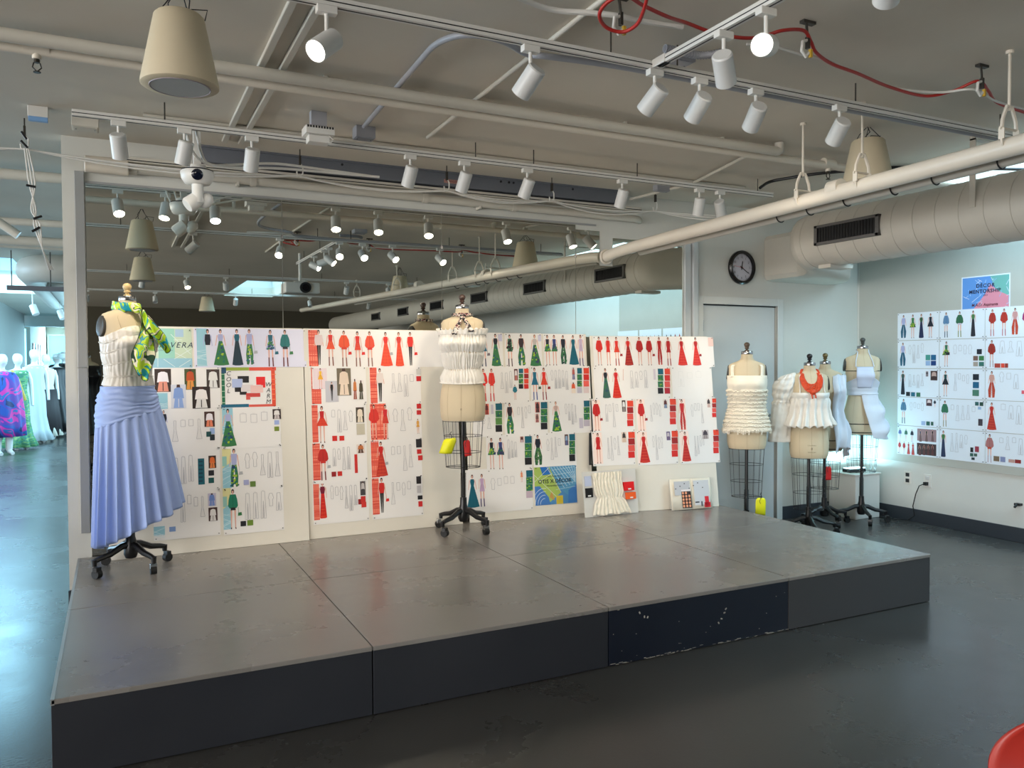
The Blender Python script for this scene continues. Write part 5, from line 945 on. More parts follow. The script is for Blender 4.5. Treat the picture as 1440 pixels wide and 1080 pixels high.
# plinth and glowing lamp behind the halter form
PL = Vector((6.80, 2.235, 0)); T = thing('display_plinth', PL, 'white plinth standing in the room corner behind the halter form', 'plinth')
MB().span((-.17, -.16, 0), (.17, .16, .425)).build('plinth_body', M_WHITE, T, bevel=.004); MB().span((-.18, -.17, .425), (.18, .17, .44)).build('plinth_top', M_WHITE, T, bevel=.004)
T = thing('uplight', PL+Vector((0, 0, .44)), 'small bright cyan uplight glowing on top of the corner plinth', 'lamp')
MB().span((-.11, -.05, 0), (.11, .05, .035)).build('housing', M_DARK, T, bevel=.003)
MB().span((-.10, -.042, .035), (.10, .042, .040)).build('light_panel', mat('cyan_light_panel', (200, 245, 255), .5, emis=(170, 236, 255), estr=9), T)
l = bpy.data.lights.new('uplight_beam', 'AREA'); l.shape = 'RECTANGLE'; l.size = .2; l.size_y = .08; l.energy = 5.5; l.color = (.45, .86, 1); lo = bpy.data.objects.new('uplight_beam', l); COL.objects.link(lo); lo.parent = T; lo.location = (0, 0, .046); lo.rotation_euler = (PI, 0, 0)

# ------------------------------------------------------------------ ceiling services
ZT = 2.848
def track(name, p0, p1, label, rods):
    p0 = Vector(p0); p1 = Vector(p1); d = (p1-p0).normalized(); mid = (p0+p1)/2; L_ = (p1-p0).length; ang = math.atan2(d.y, d.x)
    T = thing('light_track', mid, label, 'light track', 'white ceiling light tracks', ang)
    MB().span((-L_/2, -.018, 0), (L_/2, .018, .033)).build('rail', M_WHITE, T, bevel=.002)
    for q in (-.018, .0): pass
    m = MB(); m.span((-L_/2, -.0192, .013), (L_/2, -.0178, .017)); m.span((-L_/2, .0178, .013), (L_/2, .0192, .017)); m.span((-L_/2, -.003, -.0012), (L_/2, .003, .0)); m.build('contact_slot', M_DARK, T)
    for r in rods:
        MB().cyl((r-L_/2, 0, .033), (r-L_/2, 0, ZC-p0.z), .004, n=6).build('hanger_rod', M_ROD, T)
    return T
track('t', (.05, 1.47, ZT), (4.95, 1.47, ZT), 'light track nearest the mirror, above the platform', [.45, 1.3, 2.32, 2.75, 3.6, 4.75])
track('t', (-.6, -.40, ZT), (5.2, -.40, ZT), 'light track crossing the room overhead, second from the mirror', [.9, 2.79, 3.15, 4.3, 5.5])
track('t', (2.42, -2.6, ZT), (2.42, -.44, ZT), 'short light track running toward the camera beside the red cable', [.4, 1.3])
track('t', (-.4, -4.6, ZT), (6.0, -4.6, ZT), 'light track behind the camera, seen only in the mirror', [.8, 2.2, 3.6, 5.2])
track('t', (-1.0, -7.8, ZT), (6.0, -7.8, ZT), 'farthest light track behind the camera, seen only in the mirror', [.8, 2.2, 3.6, 5.2])
# joiner box of the short track
tag(MB().box((2.42, -.46, ZT+.018), (.045, .09, .036)).build('track_connector', M_WHITE, bevel=.003), 'white connector where the short light track meets the long one', 'connector')
SPN = 0
def spot(x, y, aim, label, on=True, e=1.0, cool=False, size=math.radians(62), stem=.055, real=True):
    global SPN; SPN += 1
    T = thing('track_spotlight', (x, y, ZT), label, 'spotlight', 'white cylindrical track spotlights')
    MB().box((0, 0, -.014), (.075, .036, .028)).build('track_adapter', M_WHITE, T, bevel=.003)
    MB().cyl((0, 0, -.02), (0, 0, -.055-stem), .008, n=10).build('stem', M_WHITE, T, smooth=40)
    pv = Vector((0, 0, -.06-stem)); d = (Vector(aim)-(Vector((x, y, ZT))+pv)).normalized(); q = d.to_track_quat('Z', 'Y').to_matrix()
    c0 = pv+Vector((0, 0, -.005)); m = MB(); m.lathe([(0, -.052), (.036, -.052), (.041, -.046), (.0415, .078), (.038, .078), (.0375, .070), (0, .070)], c0, 28, q); m.build('housing', M_WCYL, T, smooth=35)
    m = MB(); m.cyl(c0+q @ Vector((0, 0, .0705)), c0+q @ Vector((0, 0, .0725)), .0365, n=24); m.build('lens', (M_LENSC if cool else M_LENS) if on else mat('unlit_lens', (180, 180, 178), .2), T)
    m = MB(); m.box(pv+Vector((0, 0, .004)), (.022, .03, .02)); m.build('swivel', M_WHITE, T, bevel=.002)
    if on and e > 0:
        l = bpy.data.lights.new('spot_beam', 'SPOT'); l.energy = SPOT_E*e; l.color = (1, .93, .86) if cool else WARM; l.spot_size = size; l.spot_blend = .55; l.shadow_soft_size = .03
        o = bpy.data.objects.new('spot_beam', l); COL.objects.link(o); o.parent = T; o.location = c0+q @ Vector((0, 0, .085)); o.rotation_euler = d.to_track_quat('-Z', 'Y').to_euler()
    return T
TK = 'track nearest the mirror'
for i, (x, aim, e) in enumerate(((.27, (.45, 2.4, 1.3), .55), (.60, (.30, 2.1, 1.1), .8), (.96, (.9, 2.35, 1.2), .7), (1.92, (1.75, 2.3, 1.2), .9), (2.29, (2.1, 2.3, 1.25), .6), (2.75, (2.5, 2.3, 1.25), .6), (3.52, (3.5, 2.25, 1.2), .9), (4.22, (4.4, 2.1, 1.1), .8), (4.42, (5.6, 2.3, 1.1), .9))):
    spot(x, 1.47, aim, ['leftmost white spotlight on the track nearest the mirror', 'white spotlight just left of the dome camera', 'white spotlight just right of the dome camera, on the track nearest the mirror', 'first white spotlight above the slate beam middle, aimed at the red plaid board', 'second white spotlight above the slate beam middle, next to the tilted first one', 'third white spotlight above the slate beam middle, hanging nearly upright', 'white spotlight at the right end of the slate beam', 'second spotlight from the right end of the track nearest the mirror', 'rightmost spotlight on the track nearest the mirror, just over the big pipe'][i], True, e, cool=(i == 2))
for i, (x, aim, e) in enumerate(((.95, (.1, -1.0, 1.9), .15), (at(747, 63, 'Z', 2.85).x, (1.1, 1.4, 1.0), .9), (at(917, 100, 'Z', 2.85).x, (1.9, 1.9, .9), 1.0), (at(980, 112, 'Z', 2.85).x, (2.85, 1.9, 1.0), 1.0), (at(1057, 128, 'Z', 2.85).x, (3.8, 1.95, .9), .9), (at(1170, 152, 'Z', 2.85).x, (4.3, 1.8, .9), .9))):
    spot(x, -.40, aim, ['lit white spotlight facing left near the top edge, left of the curved conduit', 'tilted white spotlight beside the curved conduit', 'left one of the pair of spotlights below the short track', 'right one of the pair of spotlights below the short track', 'spotlight on the second track, above the sprinkler pipe', 'spotlight on the second track, nearest the big pipe hangers'][i], True, e, stem=.07 if i < 2 else .055)
spot(2.42, -.86, (3.6, .1, 1.5), 'spotlight on the short track turned away to the right', True, .3, stem=.07)
spot(2.42, -1.09, (1.35, -1.85, 2.3), 'brightly lit spotlight on the short track facing the camera', True, .12, stem=.07)
spot(2.42, -1.62, (3.2, -.8, 2.2), 'spotlight cut off by the top edge of the picture', True, .3)
for i, x in enumerate((.6, 1.2, 1.75, 2.9, 3.6, 4.3)): spot(x, -4.6, (x+random.uniform(-.4, .4), -3.3 if i % 2 else -6.0, 1.0), ['first', 'second', 'third', 'fourth', 'fifth', 'sixth'][i]+' spotlight from the left on the track behind the camera', i % 2 == 1, .5 if i % 2 else 0)
for i, x in enumerate((-.2, .9, 2.3, 3.7, 4.9)): spot(x, -7.8, (x, -6.6 if i % 2 else -9, 1.0), ['first', 'second', 'third', 'fourth', 'fifth'][i]+' spotlight from the left on the farthest track behind the camera', i % 2 == 0, .5 if i % 2 == 0 else 0)
# pipes and conduits along the ceiling
def pipe(name, pts, r, m, label, cat='pipe', group=None, n=14, fit=None):
    o = MB().tube(pts, r, n).build(name, m, smooth=50); tag(o, label, cat, group); return o
def bend(pts, r=.06, k=5):
    pts = [Vector(p) for p in pts]; out = [pts[0]]
    for a, b, c in zip(pts, pts[1:], pts[2:]):
        d0 = (a-b).normalized(); d1 = (c-b).normalized(); rr = min(r, (a-b).length*.45, (c-b).length*.45); p0 = b+d0*rr; p1 = b+d1*rr
        for i in range(k+1): t = i/k; out.append(p0*(1-t)**2+b*2*t*(1-t)+p1*t*t)
    out.append(pts[-1]); return out
pipe('ceiling_pipe', bend([(-4.5, .605, ZC-.062), (4.17, .605, ZC-.062), (4.17, .605, ZC-.005)], .05), .030, M_PIPE, 'thick white ceiling pipe over the platform, ending in an elbow')
sp = pipe('sprinkler_pipe', [(-6, .70, ZC-.074), (6.4, .70, ZC-.074)], .027, M_PIPEB, 'bright white sprinkler pipe running along the ceiling over the platform')
for x in (-.05, 4.72):
    m = MB(); m.cyl((x-.05, .70, ZC-.062), (x+.05, .70, ZC-.062), .036, n=14); m.cyl((x, .70, ZC-.062), (x, .70, ZC-.115), .018, n=10); child(m, 'tee_fitting', M_PIPEB, sp, smooth=40)
    m = MB(); m.cyl((x, .70, ZC-.115), (x, .70, ZC-.13), .012, n=10); m.tube([(x-.012, .70, ZC-.13), (x-.017, .70, ZC-.15), (x, .70, ZC-.168)], .003, 5); m.tube([(x+.012, .70, ZC-.13), (x+.017, .70, ZC-.15), (x, .70, ZC-.168)], .003, 5); m.cyl((x, .70, ZC-.168), (x, .70, ZC-.172), .015, n=12); child(m, 'sprinkler_head', mat('tarnished_brass', (60, 54, 46), .4, metal=.6), sp, smooth=40)
m = MB()
for x in (1.2, 3.0, 3.75): m.box((x, .70, ZC-.03), (.02, .07, .06))
child(m, 'pipe_strap', M_PIPE, sp)
pipe('thin_conduit', [(.4, 1.72, ZC-.012), (4.9, 1.72, ZC-.012)], .010, M_PIPE, 'thin white conduit on the ceiling beside the track nearest the mirror', 'conduit', n=8)
for x, y0, y1, lab in ((.885, -2.4, 2.1, 'left one of two parallel strut channels on the ceiling'), (.985, -2.4, 2.1, 'right one of two parallel strut channels on the ceiling')):
    o = MB().span((x-.017, y0, ZC-.022), (x+.017, y1, ZC)).build('strut_channel', M_PIPE, bevel=.004); tag(o, lab, 'conduit', 'twin strut channels on the ceiling')
pipe('ceiling_conduit', [(1.98, -2.4, ZC-.013), (1.98, -.6, ZC-.013), (2.03, 1.45, ZC-.013)], .012, M_PIPE, 'straight conduit across the ceiling right of the curved one', 'conduit', n=8)
def catm(P, k=8):
    P = [Vector(p) for p in P]; P = [P[0]*2-P[1]]+P+[P[-1]*2-P[-2]]; o = []
    for a, b, c, d in zip(P, P[1:], P[2:], P[3:]):
        for i in range(k):
            t = i/k; o.append(.5*((2*b)+(c-a)*t+(2*a-5*b+4*c-d)*t*t+(3*b-a-3*c+d)*t**3))
    o.append(P[-2]); return o
pipe('curved_conduit', catm([at(x, y, 'Z', z) for x, y, z in ((512, 178, 2.960), (560, 121, 2.960), (592, 84, 2.960), (612, 63, 2.945), (640, 51, 2.93), (675, 50, 2.92), (710, 59, 2.91), (742, 76, 2.89), (775, 80, 2.87))]+[(2.35, -.33, 2.865), (3.2, -.33, 2.865), (5.15, -.33, 2.865)], 8), .014, M_GREYC, 'blue-grey conduit sweeping in a curve toward the second light track', 'conduit', n=10)
pipe('ceiling_conduit', bend([(4.12, .72, ZC-.02), (4.38, 1.75, ZC-.02), (4.2, 2.35, ZC-.05)], .1), .012, M_PIPE, 'diagonal conduit near the far right ceiling corner', 'conduit', n=8)
pipe('ceiling_conduit', bend([(4.3, 1.72, ZC-.015), (4.7, 1.75, ZC-.03), (5.0, 1.5, ZC-.09)], .12), .011, M_PIPE, 'short looping conduit at the right end of the near track', 'conduit', n=8)
pipe('black_cable', bend([(4.72, 1.36, ZC-.10), (4.85, 1.40, ZC-.03), (5.0, 1.1, ZC-.02), (5.35, .7, ZC-.02), (6.6, .2, ZC-.02)], .12), .012, M_BLACK, 'black flexible cable leaving the ceiling above the big pipe', 'cable', n=8)
# junction boxes
def jbox(x, y, w, d, h, label, m=None, nm='junction_box'):
    T = thing(nm, (x, y, ZC), label, 'junction box'); MB().span((-w/2, -d/2, -h), (w/2, d/2, 0)).build('box_body', m or M_PIPE, T, bevel=.003); MB().span((-w/2+.008, -d/2+.008, -h-.003), (w/2-.008, d/2-.008, -h)).build('cover', m or M_PIPE, T, bevel=.001)
    mm_ = MB()
    for sx in (-1, 1): mm_.cyl((sx*w*.35, 0, -h-.003), (sx*w*.35, 0, -h-.006), .004, n=6)
    mm_.build('screws', M_STEEL, T); return T
jbox(1.62, 1.46, .12, .09, .07, 'grey ceiling junction box at the end of the curved conduit', M_GREYC)
jbox(2.62, -.30, .14, .12, .04, 'bluish ceiling junction box under the second light track', M_GREYC)
jbox(.10, 1.95, .14, .12, .07, 'white ceiling box above the left end of the mirror')
jbox(4.25, 1.98, .13, .06, .05, 'small white ceiling box right of the slate beam', M_GREYC)
# access point and unit hanging from the ceiling
T = thing('ceiling_access_point', (1.30, 1.28, ZC), 'white box device with vent slots hung from the ceiling over the slate beam', 'device')
MB().box((0, 0, -.05), (.09, .05, .1)).build('bracket', M_GREYC, T, bevel=.002); MB().box((0, 0, -.115), (.165, .12, .045)).build('case', M_WHITE, T, bevel=.004)
m = MB(); [m.box((-.07+.0155*k, -.0605, -.10), (.009, .002, .013)) for k in range(10)]; m.build('vent_slots', M_DARK, T)
MB().box((0, .01, -.158), (.12, .08, .04)).build('lower_case', M_WHITE, T, bevel=.003); MB().tube([(.05, -.04, -.14), (.075, -.05, -.16), (.06, -.05, -.18), (.04, -.04, -.17)], .003, 5).build('cable_loop', M_WHITE, T)
# emergency / exit-like device at left
T = thing('ceiling_sensor_box', (-.13, 1.86, ZC), 'small white ceiling device with a pale blue lower panel, far left', 'device')
MB().box((0, 0, -.03), (.10, .05, .06)).build('case', M_WHITE, T, bevel=.003); MB().box((0, -.012, -.072), (.095, .03, .024)).build('blue_panel', mat('pale_blue_plastic', (120, 160, 205), .4), T, bevel=.002)
# slate beam and rails above the mirror
T = thing('steel_beam', (2.4, 2.36, ZC), 'long slate grey beam between ceiling and mirror top', 'beam'); MB().span((-1.65, -.06, -.105), (1.66, .065, 0)).build('web', M_BEAM, T, bevel=.002); m = MB(); m.span((-1.65, -.075, -.012), (1.66, .065, 0)); m.build('flange', M_BEAM, T)
m = MB(); [m.cyl((x, -.06, -.03), (x, -.064, -.03), .009, n=10) for x in (-.7, .55, .62, .66, 1.2)]; m.build('bolt_holes', M_DARK, T)
MB().box((.14, -.062, -.07), (.13, .003, .028)).build('stencil_label', mat('faded_red_label', (176, 130, 122), .6), T); text_mesh('DANGER', .022, mat('label_ink', (110, 50, 46), .6), T, Matrix.Translation((.14, -.0645, -.07)) @ Matrix.Rotation(PI/2, 4, 'X'), name='lettering')
T = thing('wall_raceway', (2.2, 2.36, 2.845), 'white slotted raceway running above the mirror', 'raceway'); MB().span((-1.95, -.035, -.014), (2.1, .07, .018)).build('channel', M_PIPE, T, bevel=.002); MB().span((-1.95, -.0365, -.006), (2.1, -.035, .0)).build('slot', M_DARK, T)
wp = pipe('wall_pipe', bend([(.10, 2.375, 2.80), (4.30, 2.375, 2.77), (4.36, 2.45, 2.77)], .05), .030, M_PIPE, 'white pipe along the wall just above the mirror')
child(MB().cyl((.08, 2.36, 2.80), (.33, 2.36, 2.80), .052, n=18), 'pipe_sleeve', M_PIPEB, wp, smooth=40, bevel=.006)
m = MB(); [m.cyl((x-.02, 2.375, 2.80-.0071*x), (x+.02, 2.375, 2.80-.0071*x), .036, n=14) for x in (.36, 1.1, 2.35, 3.1)]; child(m, 'coupling', M_PIPE, wp, smooth=40)['kind'] = 'stuff'
m = MB(); [m.box((x, 2.39, 2.80-.0071*x), (.016, .075, .085)) for x in (1.0, 2.8)]; child(m, 'pipe_clamp', M_PIPE, wp)
# J-hooks with sagging white cables
hx = [-.22, 1.37, 2.43, 3.31, 4.30]; hz = 2.80
for i, x in enumerate(hx):
    T = thing('cable_hook', (x, 2.13, ZC), ['cable hook at the far left under the ceiling, wires hanging below', 'cable hook below the vented ceiling box', 'cable hook beside the red label on the beam', 'cable hook right of the upright spotlight', 'cable hook past the right end of the beam'][i], 'hook', 'hooks carrying the white cables')
    m = MB(); m.cyl((0, 0, 0), (0, 0, -.06), .004, n=6); m.box((0, 0, -.075), (.012, .02, .06)); m.build('rod', M_ROD, T)
    m = MB(); m.tube([(.0, .0, -.09), (.018, 0, -.12), (.018, 0, -.16), (0, 0, -.185), (-.02, 0, -.175), (-.022, 0, -.15)], .005, 6); m.build('hook', M_WHITE, T, smooth=50)
G = 'white cables sagging between the hooks'
for k in range(3):
    pts = []
    for a, b in zip([-1.6]+hx, hx+[5.4]):
        for j in range(8):
            t = j/8; sag = (.045+.012*k)*(4*t*(1-t)); pts.append((a+(b-a)*t, 2.13+.012*k-.3*max(0, (a+(b-a)*t)-4.3), hz+.004*k-sag*(.75+.25*math.sin(k*2+a))))
    o = MB().tube(pts, .0055, 6).build('white_cable', M_WHITE, smooth=50); tag(o, ['white cable nearest the hooks, first strand', 'white cable strand lying second in the hooks', 'white cable strand lying third in the hooks', 'lowest sagging white cable strand in the hooks'][k], 'cable', G)
for k in range(2):
    x = .62+.06*k; o = MB().tube(bend([(x-.02, 1.5, ZT+.03), (x+.02, 1.55, ZT-.1-.05*k), (x+.12, 1.75, ZT-.13), (x+.55, 1.95, ZT-.02-.03*k), (x+1.2, 2.0, ZT-.03)], .12), .008, 6).build('white_cable', M_WHITE, smooth=50); tag(o, ['white cable looping from the dome camera mount, upper loop', 'white cable looping from the dome camera mount, lower loop'][k], 'cable', G)
m = MB()
for k in range(3): m.tube(catm([(-.22+.01*k, 2.1, 2.80), (-.20+.015*k, 2.09, 2.60), (-.17-.012*k, 2.12, 2.45), (-.18+.015*k, 2.1, 2.36), (-.14, 2.12, 2.22), (-.12+.01*k, 2.3, 2.12)]), .0045, 6)
tag(m.build('hanging_wires', M_WHITE, smooth=50), 'white wires dangling from the far left ceiling hook', 'wires')
T = thing('cable_clamps', (-.22, 2.09, 2.6), 'black clamps gripping the dangling white wires at far left', 'clamps')
for dx, z in ((.0, .27), (.0, .22), (.03, -.02), (.06, -.20), (.05, -.27)): MB().box((dx, 0, z), (.05, .014, .013), Matrix.Rotation(.2+z*3, 3, 'Y')).build('clamp', M_BLACK, T, bevel=.002)
# dome camera
T = thing('dome_camera', (.70, 1.88, ZC), 'white dome camera on a drop arm in front of the left mirror', 'camera')
MB().span((-.022, -.022, -.24), (.022, .022, 0)).build('drop_arm', M_WHITE, T, bevel=.003)
MB().lathe([(0, -.235), (.05, -.235), (.055, -.25), (.05, -.262), (0, -.262)], n=24).build('mount_collar', M_WHITE, T, smooth=40)
MB().lathe([(0, -.262), (.092, -.264), (.094, -.270), (0, -.272)], n=32).build('dark_gasket', M_DARK, T)
dm = MB().lathe([(0, -.27), (.094, -.271), (.098, -.28), (.092, -.315), (.074, -.345), (.05, -.352), (0, -.352)], n=36).build('dome_housing', M_WHITE, T, smooth=50)
dr = Vector((-.1, -1, -.25)).normalized(); q = dr.to_track_quat('Z', 'Y').to_matrix(); c = Vector((-.008, -.082, -.305))
MB().lathe([(0, 0), (.034, 0), (.033, .010), (.026, .014), (.012, .016), (.001, .0165)], c, 24, Matrix.Scale(1, 3) @ q).build('lens_window', mat('dark_lens', (14, 18, 34), .12), dm, smooth=40)
m = MB(); m.tube(bend([(0, -.01, -.34), (0, -.01, -.42), (-.005, -.01, -.46)], .03), .034, 14); m.build('neck', M_WHITE, T, smooth=50, bevel=0)
m = MB(); qq = Vector((-.75, -.2, -.62)).normalized().to_track_quat('Z', 'Y').to_matrix(); m.lathe([(0, -.05), (.03, -.05), (.045, -.04), (.047, .045), (.04, .055), (0, .055)], (-.02, 0, -.45), 24, qq); m.build('lower_head', M_WHITE, T, smooth=50)
m = MB(); m.lathe([(0, -.05), (.02, -.045), (.036, -.02), (.04, .02), (.02, .045), (0, .05)], (.05, .02, -.44), 20, Matrix.Rotation(.6, 3, 'Y')); m.build('side_cap', M_WHITE, T, smooth=50)
# speakers
def speaker(loc, label, s_=1.0):
    T = thing('pendant_speaker', loc, label, 'speaker', 'cream cone speakers hung from the ceiling'); T.scale = (s_, s_, s_)
    MB().lathe([(0, .29), (.088, .29), (.098, .280), (.152, .012), (.152, 0), (.146, -.004), (.118, -.006), (.116, .004), (0, .004)], n=44).build('shell', M_CONE, T, smooth=35)
    MB().lathe([(0, -.0075), (.113, -.0075), (.115, -.002), (0, .006)], n=40).build('grille', M_GRILLE, T)
    MB().torus((0, 0, -.006), .117, .003, 40, 6).build('grille_ring', mat('mauve_ring', (150, 140, 146), .5), T)
    m = MB(); top = (ZC-loc[2])/s_
    for k in range(4): a = k*PI/2+.4; m.tube([(.08*math.cos(a), .08*math.sin(a), .285), (.05*math.cos(a+.5), .05*math.sin(a+.5), .285+(top-.285)*.5), (.01*math.cos(a), .01*math.sin(a), top)], .0025, 5)
    m.tube([(.0, 0, .29), (.05, .02, .33), (.11, .0, .33), (.10, .0, .285)], .0025, 5); m.build('hanging_wires', M_DARK, T)
speaker((.475, -.02, 2.605), 'large cream cone speaker hanging at the top left', .93); speaker((4.42, .12, 2.61), 'cream cone speaker hanging behind the big pipe at right'); speaker((.56, -3.0, 2.60), 'cream cone speaker behind the camera, seen in the mirror at left'); speaker((4.1, -3.4, 2.56), 'cream cone speaker behind the camera, seen in the mirror at right'); speaker((1.9, -9.0, 2.6), 'farthest cream cone speaker, seen only in the mirror')
# projector behind camera
T = thing('projector', (2.42, -2.45, 2.52), 'white ceiling projector behind the camera, seen in the mirror', 'projector')
MB().box((0, 0, 0), (.44, .34, .14)).build('case', M_WHITE, T, bevel=.015); m = MB(); m.cyl((.03, .17, .0), (.03, .21, 0), .07, n=28); m.build('lens_ring', M_DARK, T, smooth=40); MB().cyl((.03, .21, 0), (.03, .213, 0), .045, n=24).build('lens_glass', mat('lens_glass', (10, 12, 20), .08), T)
m = MB(); m.cyl((0, 0, .07), (0, 0, ZC-2.52), .02, n=10); m.box((0, 0, .085), (.16, .12, .02)); m.build('mount_pole', M_WHITE, T, smooth=40)
# large pipe along the right with clevis hangers
def pz(y): return 2.515-.035*(y-.6)
T = pipe('large_pipe', bend([(3.99, YW-.005, 2.43), (3.99, 2.25, 2.455), (3.99, 1.9, pz(1.9)), (3.99, -10, pz(-3.3)+.08)], .1), .046, M_PIPEB, 'large white pipe running overhead toward the camera on the right', 'pipe', n=24)
child(MB().torus((3.99, YW-.03, 2.432), .056, .011, 28, 8, 'Y'), 'wall_flange', M_PIPEB, T, smooth=50)
m = MB(); m.cyl((3.99, .02, pz(.0)), (3.99, -.06, pz(-.06)), .051, n=24); m.cyl((3.99, -2.2, pz(-2.2)), (3.99, -2.32, pz(-2.3)), .052, n=24); child(m, 'coupling', M_PIPEB, T, smooth=40)['kind'] = 'stuff'
T2 = pipe('lower_pipe', [(4.13, 2.1, 2.45), (4.13, -6, 2.62)], .034, M_DUCT, 'thinner pipe running beside and below the large white pipe', 'pipe', n=16)
m = MB()
for y in (.55, .30, .02, -.3, -.55, -.9, -1.2): m.tube([(4.13+.039*math.cos(a), y, 2.45+(2.1-y)*.021+.039*math.sin(a)) for a in [2*PI*k/20 for k in range(20)]], .004, 5, True)
child(m, 'black_clip', M_DARK, T2)['kind'] = 'stuff'
for i, y in enumerate((.23, -.20, -1.02, -3.2, -5.4)):
    T = thing('clevis_hanger', (3.99, y, pz(y)), ['clevis hanger on the large pipe, farthest from the camera', 'second clevis hanger on the large pipe, beside the cone speaker', 'clevis hanger on the large pipe at the right frame edge', 'clevis hanger on the large pipe behind the camera, nearer one', 'clevis hanger on the large pipe behind the camera, farther one'][i], 'pipe hanger', 'clevis hangers on the large pipe')
    m = MB(); r = .055
    m.tube([(r*math.cos(a), 0, r*math.sin(a)) for a in [PI+PI*k/14 for k in range(15)]], .006, 6); m.box((-r, 0, .02), (.006, .028, .05)); m.box((r, 0, .02), (.006, .028, .05)); m.build('strap', M_PIPEB, T)
    m = MB(); m.tube([(-r, 0, .04), (-r*.9, 0, .085), (-.018, 0, .15), (.018, 0, .15), (r*.9, 0, .085), (r, 0, .04)], .009, 6); m.cyl((-r-.014, 0, .045), (r+.014, 0, .045), .006, n=8); m.build('yoke', M_PIPEB, T, smooth=40)
    MB().cyl((0, 0, .13), (0, 0, ZC-pz(y)), .007, n=8).build('threaded_rod', M_PIPEB, T, smooth=40); MB().cyl((0, 0, ZC-pz(y)-.015), (0, 0, ZC-pz(y)), .018, n=12).build('ceiling_plate', M_PIPEB, T)
# spiral duct
DX, DZ_, DR = 5.29, 2.50, .215
T = thing('spiral_duct', (DX, 0, DZ_), 'large grey-white spiral duct with black grilles along the right wall', 'duct')
def ring(y, cx=0, cz=0, rx=DR, rz_=DR, sq=2.0, n=48):
    o = []
    for k in range(n):
        a = 2*PI*k/n; c, s_ = math.cos(a), math.sin(a); q = (abs(c)**sq+abs(s_)**sq)**(-1/sq); o.append(Vector((cx+rx*c*q, y, cz+rz_*s_*q)))
    return o
m = MB(); m.rings([ring(-12), ring(1.36)]); m.build('duct_tube', M_DUCT, T, smooth=50)
for k in range(26):
    y = 1.30-.165*k
    if y > -3: MB().rings([ring(y-.004), ring(y-.003, rx=DR+.0035, rz_=DR+.0035), ring(y+.003, rx=DR+.0035, rz_=DR+.0035), ring(y+.004)], cap=False).build('seam_ridge', M_DUCT, T)
m = MB(); st = []
def skew(r, e, y0):
    return [Vector((p.x, y0+.34*e*(p.x-(5.79-DX))/.96, p.z)) for p in r]
for k in range(9):
    t = k/8; e = t*t*(3-2*t); st.append(skew(ring(0, (6.27-DX)*e, (2.52-DZ_)*e, DR+(.48-DR)*e, DR+(.22-DR)*e, 2+10*e*e), e, 1.36+.66*t))
m.rings(st, cap=False); m.build('transition', M_DUCT, T, smooth=40)
m = MB(); m.rings([skew(ring(0, 6.27-DX, .02, .48, .22, 12), 1, 2.02), ring(YW-.002, 6.27-DX, .02, .48, .22, 12)]); m.build('wall_plenum', M_DUCT, T, smooth=30)
m = MB(); m.box((.05, 1.18, -DR-.003), (.25, .12, .03)); m.build('underside_tab', M_DUCT, T, bevel=.003)
for y in (.85, -.90, -2.65, -4.4, -6.15, -7.9):
    m = MB(); 
    def fr_(sy, z0, z1, x): pass
    gx = -DR-.005
    for a, b in (((gx-.014, y-.29, .055), (gx+.03, y+.29, .075)), ((gx-.014, y-.29, -.075), (gx+.03, y+.29, -.055)), ((gx-.014, y-.29, -.075), (gx+.03, y-.262, .075)), ((gx-.014, y+.262, -.075), (gx+.03, y+.29, .075))): m.span(a, b)
    gr = m.build('air_grille', mat('grey_grille_frame', (92, 90, 88), .5), T, bevel=.002)
    child(MB().span((gx+.0, y-.262, -.055), (gx+.022, y+.262, .055)), 'grille_back', M_DARK, gr)
    m = MB(); [m.span((gx-.008, y-.26+.026*k, -.055), (gx-.003, y-.257+.026*k, .055)) for k in range(21)]; child(m, 'louvres', mat('black_louvre', (14, 14, 15), .5), gr)
for y in (-.12, -2.4):
    m = MB(); m.span((-DR-.006, y-.02, 0), (-DR+.0, y+.02, ZC-DZ_)); m.span((-DR-.006, y-.02, ZC-DZ_-.06), (.3, y+.02, ZC-DZ_-.05)); m.build('hanger_strap', M_DUCT, T)
# red cable with hooks
pts = [(1.95, -1.1, 2.93), (2.0, -.85, 2.86)]
RZ = 2.90
pp = [at(x, y, 'Z', z) for x, y, z in ((912, -12, 2.90), (905, 15, 2.86), (895, 35, 2.84), (875, 45, 2.83), (852, 38, 2.84), (843, 20, 2.86), (856, 2, 2.89), (880, -6, 2.90), (905, 8, 2.90), (940, 24, 2.90), (965, 32, 2.93), (1000, 45, 2.92), (1040, 53, 2.90), (1070, 52, 2.90), (1100, 43, 2.91), (1130, 43, 2.93), (1140, 58, 2.90), (1148, 74, 2.87), (1170, 90, 2.86), (1205, 103, 2.86), (1250, 122, 2.86), (1300, 135, 2.86), (1340, 128, 2.88), (1375, 114, 2.91), (1390, 128, 2.89), (1402, 144, 2.87), (1440, 158, 2.86), (1480, 172, 2.86))]
tag(MB().tube(catm(pp), .0075, 8).build('red_cable', M_RED, smooth=60), 'red cable looping and sagging across the ceiling at upper right', 'cable')
pp = [at(x, y, 'Z', 2.87) for x, y in ((1050, 62), (1090, 66), (1125, 76), (1160, 84), (1210, 106), (1260, 124), (1320, 130), (1370, 126), (1400, 142), (1440, 154), (1500, 170))]
tag(MB().tube(catm(pp), .006, 6).build('white_cable', M_WHITE, smooth=60), 'white cable running with the red cable at upper right', 'cable', G)
pp = [at(x, y, 'Z', 2.93) for x, y in ((690, -20), (770, 12), (830, 18), (868, 22), (905, 30), (960, 38))]
tag(MB().tube(catm(pp), .011, 6).build('white_cable', M_WHITE, smooth=60), 'white cable bundle entering the red cable loop from the left', 'cable', G)
